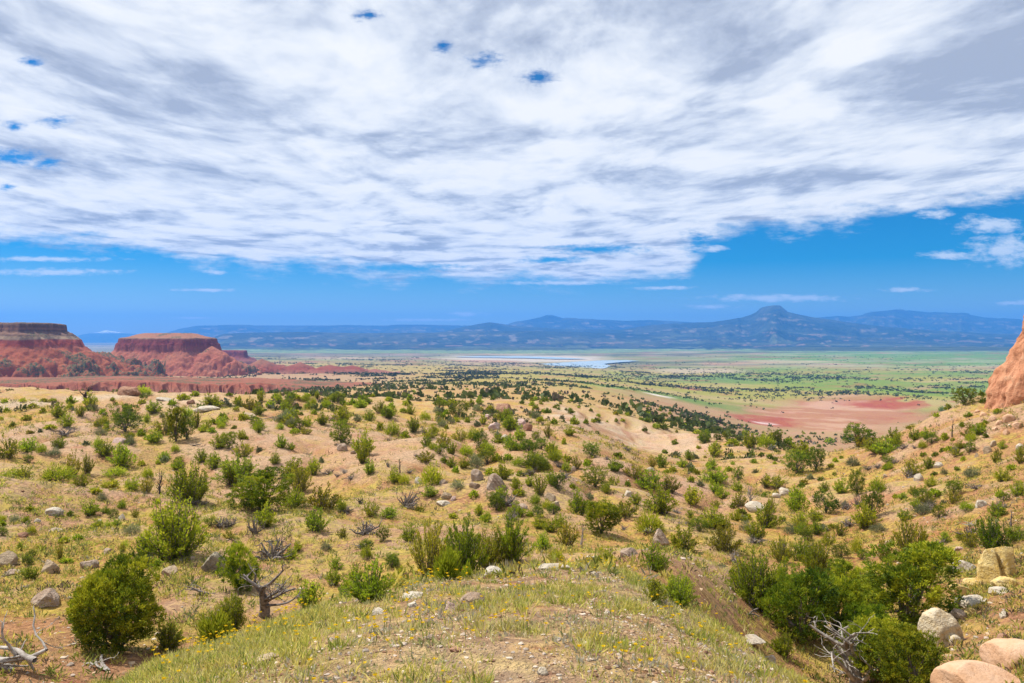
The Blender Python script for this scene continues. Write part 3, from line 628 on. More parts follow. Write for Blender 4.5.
# ------------------------------------------------------------------ what stands where (picture column, row of its foot, spread and height in pixels, sort)
TREES = """
91 407 12 13 M;71 404 9 8 M;59 417 13 13 M;66 427 14 12 M;81 416 9 9 M;33 408 10 5 O;44 402 9 4 O;53 401 7 3 O;26 420 9 5 O;30 434 6 4 O;50 429 13 5 B;103 415 8 6 M;104 425 11 10 B
125 432 27 22 J;98 448 11 12 B;106 456 15 14 M;30 451 18 12 M;8 458 22 20 O;143 395 19 10 B;142 404 8 5 O;154 413 14 11 M;172 405 8 6 M;147 424 7 9 M;141 436 8 7 M;155 442 17 11 M
165 435 18 18 O;176 441 17 28 J;187 439 15 18 J;187 417 14 10 B;197 428 11 16 O;183 400 11 7 M;195 396 9 5 M;210 405 16 10 M;218 407 10 6 O;229 396 7 4 J;238 405 9 8 M;250 410 15 12 O;243 420 9 8 M
175 452 10 9 B;219 448 16 13 M;229 449 14 14 J;243 457 18 14 O;261 401 8 9 M;258 415 11 11 M;270 407 9 7 M;276 398 10 5 M;297 399 10 5 B;307 397 8 4 M;308 427 9 10 M;323 424 13 10 M;342 423 20 15 M
341 444 20 20 J;363 455 21 24 M;369 421 12 10 M;358 421 8 7 S;281 448 11 12 M;297 410 7 6 O;352 405 8 7 M;356 397 6 4 M;380 413 14 11 O;380 430 7 8 M
392 435 17 14 B;413 432 12 13 M;405 438 10 7 M;434 434 10 9 M;411 414 8 9 M;425 420 14 9 B;459 417 18 13 J;453 406 10 8 B;471 406 7 7 M;483 424 7 9 M;477 426 8 6 S;444 447 14 15 O;460 441 18 10 O
473 440 16 13 B;481 449 12 16 J;466 456 17 13 B;452 454 10 10 M;490 413 10 8 O;498 437 8 6 S;519 440 11 13 M;548 438 8 14 O;552 453 12 10 M;523 450 7 8 M;554 424 7 6 M;574 424 8 8 M;586 424 6 6 J;564 444 5 6 M
714 456 14 13 M;751 448 14 13 M;733 446 14 8 B;745 438 8 8 M;725 437 6 6 J;697 434 9 5 M;762 444 10 9 M;789 446 12 8 M;878 452 25 13 M;893 446 13 16 M;830 443 9 6 M
964 405 19 14 J;997 391 12 12 O;982 396 6 6 J;983 403 7 6 J;948 410 7 6 M;942 411 6 5 M;969 417 7 5 M;998 413 8 5 M;916 440 13 9 M;927 438 12 9 M;898 447 8 13 M;945 440 8 8 B;962 427 6 5 M;1020 456 9 9 M
57 481 38 17 B;73 476 15 24 O;87 474 13 18 O;82 486 17 13 O;14 478 30 9 B;24 479 17 12 O;122 467 26 20 M;115 476 25 10 B;110 488 16 8 O;95 493 13 6 B;90 515 14 13 M;26 523 6 7 M;30 511 9 6 M
148 478 12 12 B;158 464 5 4 M;133 490 14 11 M;147 493 15 13 O;190 502 39 37 M;201 462 11 11 M;214 469 17 14 M;237 483 40 27 M;262 482 0 0 x;262 510 54 34 J;265 527 18 22 M
300 491 24 28 O;293 507 30 19 B;323 508 33 21 O;275 464 10 10 M;293 478 25 17 M;314 475 14 14 M;363 463 12 18 M;369 474 10 13 M;316 531 21 20 M;341 512 11 11 M;371 516 17 14 O
394 483 13 13 M;404 484 13 11 B;432 485 25 23 B;452 467 9 9 M;456 473 7 7 M;457 488 14 9 S;430 496 17 9 M;474 497 8 8 M;479 516 11 10 M;453 518 9 5 M;503 479 17 15 M;502 497 13 10 M;490 475 11 7 M;388 518 17 10 M;497 461 7 8 M;508 460 10 7 B
518 466 15 10 B;552 454 11 9 M;567 462 8 8 O;576 469 11 12 O;595 487 24 17 J;613 485 13 9 O;634 478 22 13 O;614 471 15 12 M;540 495 16 18 O;551 484 12 12 M;530 486 9 9 M;516 489 13 10 M;518 495 13 7 B;547 509 15 10 B
579 515 21 25 M;560 527 12 12 M;602 534 33 29 J;625 517 24 17 O;635 504 11 10 M;661 468 12 12 M;652 467 8 10 O;712 469 12 10 M;676 458 8 7 S;690 469 8 7 S;713 483 23 15 M;738 481 10 12 J;737 491 11 9 M
716 493 14 9 M;722 498 13 9 M;650 489 25 17 M;670 492 21 14 O;661 513 33 26 M;650 532 32 23 B;693 504 20 15 M;716 508 9 9 O;711 528 22 19 M;722 529 14 13 M;691 482 7 6 M;740 506 13 14 O;766 528 24 23 M;766 488 11 12 O
797 474 22 20 J;816 471 15 19 J;803 458 21 14 M;776 487 21 13 O;853 466 17 10 S;884 454 24 14 M;857 494 15 20 J;878 492 19 15 B;842 493 14 13 M;824 492 10 9 M;797 512 27 24 M;826 513 22 18 J;815 521 15 11 M;800 526 14 13 M
872 518 22 26 J;866 527 23 21 M;822 531 11 7 S;878 532 18 10 S;771 511 8 14 O;912 476 22 15 O;929 469 11 10 M;931 487 10 10 M;935 496 15 8 M;954 494 15 11 J;972 477 20 11 S;1000 497 9 7 M;1018 496 14 14 M;1021 463 13 14 O
64 542 11 6 B;78 539 10 5 M;32 534 10 9 B;66 563 15 6 B;60 560 7 17 O;115 652 102 102 J;143 562 26 24 G;175 559 60 60 M;240 590 38 46 J;232 631 28 36 M;215 645 37 40 B;168 650 26 28 M
356 582 13 16 M;310 606 26 21 M;297 551 9 9 M;430 577 42 60 O;465 574 46 60 G;490 568 32 36 M;447 580 28 38 B;512 561 40 47 G;410 541 16 14 M;400 584 15 15 M;467 578 13 15 B
543 552 18 16 M;556 561 19 13 B;567 546 22 22 O;606 568 19 18 M;655 571 27 26 M;684 552 27 24 M;725 551 36 27 O;680 605 34 30 M;655 601 22 19 M;755 606 54 52 M;738 583 18 20 M
782 563 23 27 O;803 561 22 20 M;818 577 31 36 M;841 573 12 12 M;857 553 14 17 B;828 546 14 15 O;884 561 15 22 O;855 576 10 6 S;911 560 36 46 O;993 549 36 34 G;945 542 12 9 M;908 626 96 72 J;936 560 10 8 M
800 641 70 66 J;836 640 50 58 J;886 681 84 62 J;912 692 62 52 J;852 604 46 36 J;790 606 44 40 M;866 650 44 40 J;784 656 22 26 M;1018 540 18 12 M;1011 470 8 6 M;967 510 16 9 B;905 520 13 9 M;700 486 8 6 S;590 500 8 7 S;530 516 8 5 B;520 476 8 6 M
"""
def parse(s):
    out = []
    for e in s.replace('\n', ';').split(';'):
        p = e.split()
        if len(p) == 5 and p[4] != 'x': out.append((float(p[0]), float(p[1]), float(p[2]), float(p[3]), p[4]))
    return out
TREES = parse(TREES)
HERO = {  # picture column, row of the foot -> label
 (115,652): 'largest round dark juniper, standing alone on red soil beside bleached fallen branches',
 (800,641): 'tall bright green juniper at the edge of the knoll in the gully thicket',
 (852,604): 'yellow-green juniper at the top of the gully thicket below the pale rounded rock',
 (866,650): 'low juniper in the middle of the gully thicket',
 (790,606): 'leafy shrub at the top of the thicket beside the pale rounded rock',
 (836,640): 'bushy olive green juniper in the gully thicket between two taller ones',
 (886,681): 'wide juniper behind the bleached dead tree in the gully thicket',
 (912,692): 'dense juniper growing below the carved knob boulder',
 (908,626): 'broad dark green juniper behind the bleached tree, above the carved knob boulder',
 (964,405): 'round dark juniper on the skyline of the orange slope below the red spire',
 (262,510): 'wide dark juniper on the yellow brow with dead wood at its foot',
 (240,590): 'olive topped juniper with bare twisted limbs behind the bright broom bush',
 (175,559): 'large loose shrub behind the lone round juniper with light showing through its stems',
 (190,502): 'peaked yellow-green shrub standing just beyond the brow next to the black snag',
 (215,645): 'bright fresh green broom bush on the grassy edge of the knoll',
 (57,481): 'bright lime domed broom bush lying along the brow',
 (430,577): 'tall olive shrub at the end of the clump behind the knoll crest',
 (465,574): 'tallest green shrub in the middle of the clump behind the knoll crest',
 (490,568): 'dark low shrub in front of the clump behind the knoll crest',
 (447,580): 'pale yellow-green bush in front of the clump behind the knoll crest',
 (512,561): 'dense upright shrub behind the whitish rock on the knoll crest',
 (755,606): 'large mid green shrub at the foot of the red bank in the gully',
 (911,560): 'olive shrub trimmed like a small tree on the slope above the broad juniper',
 (993,549): 'dark upright shrub with grey dead twigs behind the split yellow boulder',
 (680,605): 'fresh green shrub on the rim of the knoll above the red bank',
 (316,531): 'dark spiky shrub alone on the yellow brow in front of the twisted dead tree',
 (125,432): 'wide dark juniper on the bare bench below the red-brown boulder',
}
LAND = [('pale dirt road', 30, 402), ('bare tree by the road', 86, 404), ('red-brown boulder on the bench', 127, 394), ('lone round juniper', 115, 640), ('lime domed broom bush', 57, 478), ('black snag', 160, 490),
 ('peaked yellow-green shrub', 190, 498), ('twisted dead tree', 263, 612), ('white tipped snag', 247, 480), ('pile of dead branches', 406, 505), ('big grey-pink boulder', 495, 488), ('pink boulder pair', 524, 430),
 ('red-brown outcrop', 505, 412), ('clump behind the knoll crest', 460, 565), ('bleached split trunk', 581, 548), ('jutting outcrop boulder', 661, 545), ('humped white rock', 756, 510), ('bleached tree by the humped rock', 750, 500),
 ('twin white rocks', 786, 494), ('split yellow boulder', 1003, 576), ('carved knob boulder', 945, 640), ('charred post', 952, 436), ('juniper on the skyline', 964, 404), ('eroded pink bluff', 620, 440), ('red clay flat', 800, 445),
 ('wide juniper on the brow', 262, 508), ('grey boulder under the loose shrub', 212, 570), ('grey rock below the bench junipers', 342, 450), ('white stone on the orange slope', 920, 480), ('pale rock ledge', 205, 409), ('bench juniper', 125, 430)]
KIND = {'J': ('juniper_tree', 'juniper'), 'M': ('leafy_shrub', 'shrub'), 'O': ('upright_shrub', 'shrub'), 'B': ('broom_bush', 'bush'), 'S': ('sage_bush', 'bush'), 'G': ('upright_shrub', 'shrub')}
GROUP = {'J': 'junipers on the slopes', 'M': 'leafy green shrubs on the slopes', 'O': 'olive shrubs on the slopes', 'B': 'yellow-green broom bushes', 'S': 'grey-green sage bushes', 'G': 'leafy green shrubs on the slopes'}
LOOK = {'J': 'dark rounded juniper', 'M': 'leafy green shrub', 'O': 'olive upright shrub', 'B': 'yellow-green bush', 'S': 'grey-green sage bush', 'G': 'dense upright green shrub'}
USED = {}
def place_word(cx, by):
    d = sorted((((cx-x)**2+(2.2*(by-y))**2, p, x, y) for p, x, y in LAND))[0]; dx, dy = cx-d[2], by-d[3]
    near = 'just ' if d[0] < 26**2 else '' if d[0] < 60**2 else 'well '
    side = ', mesa side' if dx < -14 else ', spire side' if dx > 14 else ''
    rel = 'behind' if dy < -5 else 'in front of' if dy > 5 else 'beside'
    return near+rel, d[1], side
ORD = ['', 'second ', 'third ', 'fourth ', 'fifth ', 'sixth ', 'seventh ', 'eighth ', 'ninth ']
def label_for(cx, by, w, h, T, look=None):
    hit = HERO.get((int(cx), int(by)))
    if hit: return hit
    r, lm, sd_ = place_word(cx, by); asp = 'low ' if h < .62*w else 'tall narrow ' if h > 1.25*w else 'wide ' if w > 26 else 'small ' if w < 9 else 'mid sized ' if w > 15 else ''
    tail = f'{look or LOOK[T]} {r} the {lm}{sd_}'; base = asp+tail; n = USED.get(base, 0); USED[base] = n+1
    if n: base = f'{asp}{look or LOOK[T]} {ORD[min(n, 8)].strip()} {r} the {lm}{sd_}' if n < 9 else base
    nw = lambda s: len(s.replace('-', ' ').split())
    if nw(base) > 16: base = base[len(asp):]
    return base if nw(base) <= 16 else base.replace(sd_, '')
def thing(name, label, cat, loc, rz=0, scale=(1, 1, 1), group=None):
    o = bpy.data.objects.new(name, None); COL.objects.link(o); o.location = loc; o.rotation_euler = (0, 0, rz); o.scale = scale; o.empty_display_size = .2
    o['label'] = label; o['category'] = cat
    if group: o['group'] = group
    return o
def tag(o, label, cat, group=None):
    o['label'] = label; o['category'] = cat
    if group: o['group'] = group
    return o
NVAR = {'H': 1, 'J': 4, 'M': 5, 'O': 4, 'B': 3, 'S': 2, 'G': 2, 'j': 4, 'm': 4, 'o': 3, 'b': 2, 's': 2}
TINY = {T: [tiny_unit(500+10*i+k, 170, p, mt) for k in range(4)] for i, (T, p, mt) in enumerate([('J', JG, M_JUN), ('M', SC, M_SHR), ('O', OC, M_SHR), ('B', BC, M_BRM), ('S', GC, M_SAGE), ('G', JC, M_SHR)])}
SPOTS = []; cnt = 0; seenvar = {}
for (cx, by, w, h, T) in TREES:
    x, y, z = cast(cx, by); k = y/F; q_ = 1.14 if h < 24 else 1.04 if h < 44 else 1.; W, H = (w*k*1.18*q_, h*k*1.18*q_) if T in 'MOG' else (w*k*1.12*q_, h*k*1.10*q_); cnt += 1; rz = random.uniform(0, 6.28)
    SPOTS.append((cx, by, w, h)); nm, cat = KIND[T]; lab = label_for(cx, by, w, h, T)
    if h < 9:
        nm = 'low_'+nm if T in 'OB' else nm
        o = link({'J': 'juniper_tree', 'M': 'low_shrub', 'O': 'low_shrub', 'B': 'low_bush', 'S': 'sage_bush', 'G': 'low_shrub'}[T], TINY[T][cnt % 4][0][1], TINY[T][cnt % 4][0][2])
        o.location = (x, y, z-.03*H); o.rotation_euler = (0, 0, rz); o.scale = (W, W, H); tag(o, lab, cat, GROUP[T]); continue
    key = 'H' if h > 95 else T if h > 26 or T == 'G' else T.lower(); i = seenvar.get(key, 0); seenvar[key] = i+1
    if key == 'H': W, H = W*.82, H*.78
    parts = lib((key, i % NVAR[key])); r = thing(nm, lab, cat, (x, y, z-.02*H), rz, (W, W, H), GROUP[T])
    for pn, me, mt in parts: link(pn, me, mt, r)

# ------------------------------------------------------------------ dead wood
DEADM = {k: [dead_unit(s, k) for s in ss] for k, ss in {'bush': (1, 2, 3, 4), 'tree': (11, 12, 13), 'snag': (21, 22, 23), 'log': (31, 32, 33)}.items()}
DEAD = [  # cx, foot, w, h, sort, material, label
 (86, 404, 24, 21, 'tree', M_DARKW, 'bare dead tree with spreading black branches beside the pale dirt road'),
 (160, 494, 14, 25, 'tree', M_DARKW, 'small black snag with forked twigs next to the peaked yellow-green shrub'),
 (264, 615, 64, 70, 'tree', M_DEADG, 'twisted dead tree with dark trunk standing at the grassy edge of the knoll'),
 (856, 697, 110, 84, 'tree', M_DEAD, 'bleached dead tree with sprawling white branches in the gully thicket'),
 (750, 503, 15, 20, 'tree', M_DEAD, 'bleached dead tree leaning beside the humped white rock'),
 (581, 549, 11, 22, 'snag', M_DEAD, 'bleached split trunk between the dark round juniper and the olive shrub'),
 (247, 482, 9, 16, 'snag', M_DEAD, 'white tipped snag leaning at the edge of the wide juniper'),
 (952, 437, 5, 18, 'snag', M_DARKW, 'charred post standing upright on the orange slope below the spire'),
 (400, 473, 6, 14, 'snag', M_DARKW, 'dark broken stump on the bare bench behind the pile of dead branches'),
 (543, 462, 5, 10, 'snag', M_DARKW, 'thin dark dead stem on the slope beyond the grey-pink boulder'),
 (1011, 527, 7, 18, 'snag', M_DEADG, 'grey dead stem rising out of the dark upright shrub'),
 (859, 606, 8, 34, 'snag', M_DEADG, 'dark pointed snag between the broad juniper and the thicket'),
 (91, 485, 3, 7, 'snag', M_DARKW, 'short dark post at the end of the lime broom bush'),
 (785, 562, 13, 20, 'snag', M_DEAD, 'forked white dead stem inside the olive shrub on the gully side'),
 (272, 560, 46, 40, 'bush', M_DEADG, 'arching tangle of grey dead branches behind the twisted dead tree'),
 (406, 507, 36, 24, 'bush', M_DEADG, 'pile of grey dead branches on the tan slope'),
 (64, 435, 32, 9, 'bush', M_DEADG, 'flattened grey dead shrub on the bench below the dirt road'),
 (424, 435, 13, 13, 'bush', M_DEADG, 'grey leafless shrub between two green shrubs on the bare bench'),
 (332, 421, 13, 12, 'bush', M_DEADG, 'grey leafless shrub beside the wide green one on the far bench'),
 (345, 473, 16, 7, 'bush', M_DEAD, 'low scatter of white dead twigs on the bare bench'),
 (857, 507, 16, 15, 'bush', M_DEADG, 'grey dead shrub between the junipers on the orange slope'),
 (848, 526, 22, 12, 'bush', M_DEADG, 'low grey brush at the foot of the pair of junipers'),
 (976, 489, 22, 11, 'bush', M_DEADG, 'low purple-grey dead brush on the orange slope'),
 (908, 478, 18, 14, 'bush', M_DEADG, 'grey dead shrub beside the white stone on the orange slope'),
 (733, 562, 16, 15, 'bush', M_DEAD, 'small white dead branches on the gully bank'),
 (360, 504, 12, 9, 'bush', M_DARKW, 'small dark dead shrub beside the olive bush'),
 (868, 470, 14, 10, 'bush', M_DEADG, 'grey twiggy shrub on the upper orange slope'),
 (388, 467, 8, 8, 'bush', M_DEADG, 'small grey dead twigs on the bare bench'),
 (255, 534, 24, 22, 'bush', M_DEADG, 'grey dead limbs lying under the wide juniper on the brow'),
 (676, 513, 18, 6, 'bush', M_DEADG, 'grey litter of twigs beside the jutting outcrop'),
 (970, 538, 26, 24, 'bush', M_DEADG, 'grey thorny dead shrub next to the dark upright shrub'),
 (14, 672, 110, 74, 'log', M_DEAD, 'bleached fallen branches reaching in from the edge near the lone juniper'),
 (96, 668, 40, 12, 'log', M_DEAD, 'short pale log at the foot of the lone juniper'),
 (200, 594, 44, 18, 'log', M_DEADG, 'grey fallen limb in front of the mottled boulder'),
 (197, 446, 16, 8, 'log', M_DEADG, 'grey fallen branch below the bench junipers'),
 (270, 419, 18, 5, 'log', M_DEADG, 'grey fallen trunk on the far bench'),
 (308, 455, 10, 5, 'log', M_DEADG, 'short grey fallen branch on the bare bench'),
 (282, 479, 24, 4, 'log', M_DARKW, 'thin dark fallen branch across the bare bench'),
 (972, 526, 18, 6, 'log', M_DEAD, 'pale log lying on the slope above the yellow boulders'),
 (843, 581, 18, 7, 'log', M_DEADG, 'grey log beside the junipers on the gully floor'),
 (735, 586, 16, 8, 'log', M_DEADG, 'grey stick lying on the red bank'),
 (752, 618, 14, 22, 'log', M_DEADG, 'weathered branch lying down the red bank'),
 (312, 676, 26, 6, 'log', M_DEAD, 'small bleached stick in the grass on the knoll'),
]
for n_, (cx, by, w, h, k_, mt, lab) in enumerate(DEAD):
    x, y, z = cast(cx, by); k = y/F; me = DEADM[k_][n_ % len(DEADM[k_])]
    o = bpy.data.objects.new({'bush': 'dead_shrub', 'tree': 'dead_tree', 'snag': 'dead_snag', 'log': 'fallen_branch'}[k_], me.copy() if me.materials and me.materials[0] != mt else me); COL.objects.link(o)
    if not o.data.materials: o.data.materials.append(mt)
    else: o.data.materials[0] = mt
    o.location = (x, y, z); o.scale = (w*k, w*k, h*k); o.rotation_euler = (0, 0, random.uniform(-.6, .6)+(3.1 if random.random() < .5 and cx > 60 else 0))
    tag(o, lab, {'bush': 'dead shrub', 'tree': 'dead tree', 'snag': 'dead tree', 'log': 'fallen branch'}[k_], 'dead wood on the slopes'); SPOTS.append((cx, by, w, h))

# ------------------------------------------------------------------ rocks
def rock_mat(name, a, b_, c_, lichen=.25, bs=1.):
    m, t, b = material(name, .9); co = t.new('ShaderNodeTexCoord').outputs['Object']; g = t.new('ShaderNodeNewGeometry').outputs['Position']
    n = t.noise(g, 3.2, 6, .65); n2 = t.noise(g, 13, 5, .65)
    c = t.mix(t.maprange(n, .35, .62), (*a, 1), (*b_, 1)); c = t.mix(t.math('MULTIPLY', t.maprange(n2, .52, .68), lichen*2), c, (*c_, 1))
    
    vr = t.new('ShaderNodeTexVoronoi', feature='DISTANCE_TO_EDGE'); vr.inputs['Scale'].default_value = 1.6; t.l.new(t.vmath('ADD', g, t.noise(g, 2.5, 4, .6, out=1)), vr.inputs['Vector'])
    ck = t.maprange(vr.outputs['Distance'], .0, .035); c = t.mix(t.math('MULTIPLY', t.math('SUBTRACT', 1., ck), .12), c, (*[q*.45 for q in c_], 1))
    mpp = t.new('ShaderNodeMapping'); mpp.inputs['Scale'].default_value = (.35, .35, 3.2); t.l.new(g, mpp.inputs[0]); bed = t.noise(mpp.outputs[0], 1.6, 5, .6)
    c = t.mix(t.math('MULTIPLY', t.maprange(bed, .5, .66), .4), c, t.mix(1., c, (.72,.66,.60,1), blend='MULTIPLY'))
    t.l.new(c, b.inputs['Base Color']); bump(t, b, t.math('ADD', t.math('ADD', n, t.math('MULTIPLY', n2, .6)), t.math('ADD', t.math('MULTIPLY', ck, .15), t.math('MULTIPLY', bed, .7))), bs, .09); return m
R_GREY = rock_mat('grey_pink_rock', (.33,.225,.15), (.45,.345,.26), (.17,.13,.09)); R_YEL = rock_mat('yellow_sandstone', (.60,.40,.11), (.66,.50,.21), (.66,.56,.40), .25)
R_WHT = rock_mat('white_sandstone', (.48,.40,.29), (.58,.51,.41), (.36,.26,.16)); R_RED = rock_mat('red_brown_rock', (.30,.15,.09), (.40,.23,.15), (.20,.11,.075))
R_CRM = rock_mat('cream_sandstone', (.58,.46,.28), (.64,.55,.40), (.55,.36,.16)); R_TAN = rock_mat('tan_rock', (.40,.29,.18), (.48,.37,.25), (.25,.18,.115)); R_ORG = rock_mat('orange_sandstone', (.56,.33,.19), (.62,.40,.26), (.50,.27,.15), .10, .35)
R_MOT = rock_mat('mottled_rock', (.24,.20,.14), (.38,.33,.24), (.14,.13,.09), .4); R_PNK = rock_mat('pink_rock', (.50,.33,.26), (.58,.43,.37), (.34,.18,.13))
def ico(sub):
    bm = bmesh.new(); bmesh.ops.create_icosphere(bm, subdivisions=sub, radius=1); V = np.array([v.co[:] for v in bm.verts]); Fc = np.array([[v.index for v in f.verts] for f in bm.faces]); bm.free(); return V, Fc
ICO = {s: ico(s) for s in (1, 2, 3, 4, 5)}
def rock_shape(seed, sub=4, cuts=9, rough=.16, fn=None):
    V, Fc = ICO[sub]; V = V.copy(); rng = np.random.default_rng(seed)
    for i in range(cuts):
        n = rdirs(1, rng)[0]; n[2] *= .8; n /= np.linalg.norm(n); d = rng.uniform(.52, .86); s = V@n; V = V-np.where(s > d, (s-d)*.92, 0)[:, None]*n[None]
    r = fbm(V[:, 0]*1.7+V[:, 2]*1.1+seed, V[:, 1]*1.7-V[:, 2]*1.3, seed, 4); r2 = fbm(V[:, 0]*5+V[:, 2]*4, V[:, 1]*5-V[:, 2]*3, seed+3, 3)
    V = V*(1+rough*(r-.5)*2+rough*.45*(r2-.5)*2)[:, None]
    if fn: V = fn(V)
    V[:, 2] = np.maximum(V[:, 2], -.55); lo, hi = V.min(0), V.max(0); V = (V-np.array([(lo[0]+hi[0])/2, (lo[1]+hi[1])/2, lo[2]]))/np.array([hi[0]-lo[0], hi[1]-lo[1], hi[2]-lo[2]]); return V, Fc
def put_rock(name, cx, by, w, h, mat, lab, seed, sub=4, fn=None, cuts=9, rough=.16, depth=.9, sink=.22, cat='rock', rz=None, smooth=False, group=None):
    x, y, z = cast(cx, by); k = y/F; V, Fc = rock_shape(seed, sub, cuts, rough, fn); V = V*np.array([w*k, w*k*depth, h*k*.86*(1+sink)])
    o = link(name, mesh_np(name, V, Fc, None, smooth), mat); yc = y+.28*w*k*depth; zc = min(float(ground(np.array([x]), np.array([yc]))[0]), z+.25*h*k); o.location = (x, yc, min(z, zc)-sink*h*k*.86 if zc < z else z-.6*sink*h*k); o.rotation_euler = (0, 0, random.uniform(-.35, .35) if rz is None else rz); tag(o, lab, cat, group); SPOTS.append((cx, by, w, h)); return o
def split_fn(V):
    u = V[:, 0]+.10+.25*V[:, 2]; g = np.exp(-(u/.10)**2)*.42*(V[:, 1] < .4); V[:, 1] += g*.8; V[:, 2] -= .5*g*(V[:, 2] > .2)
    b = np.abs(V[:, 0]); V[:, 2] = np.where(V[:, 2] > .55, .55+(V[:, 2]-.55)*.45, V[:, 2]); V[:, 0] *= 1+.18*(V[:, 2] < .2); return V
def knob_fn(V):
    c = np.array([.30, -.80, -.05]); c /= np.linalg.norm(c); d = np.arccos(np.clip(unit(V)@c, -1, 1)); V = V*(1-.26*np.exp(-((d-.62)/.13)**2)+.10*np.exp(-(d/.42)**2))[:, None]
    V[:, 2] += .25*np.clip(.1-V[:, 0], 0, 1)*(V[:, 2] > 0); return V
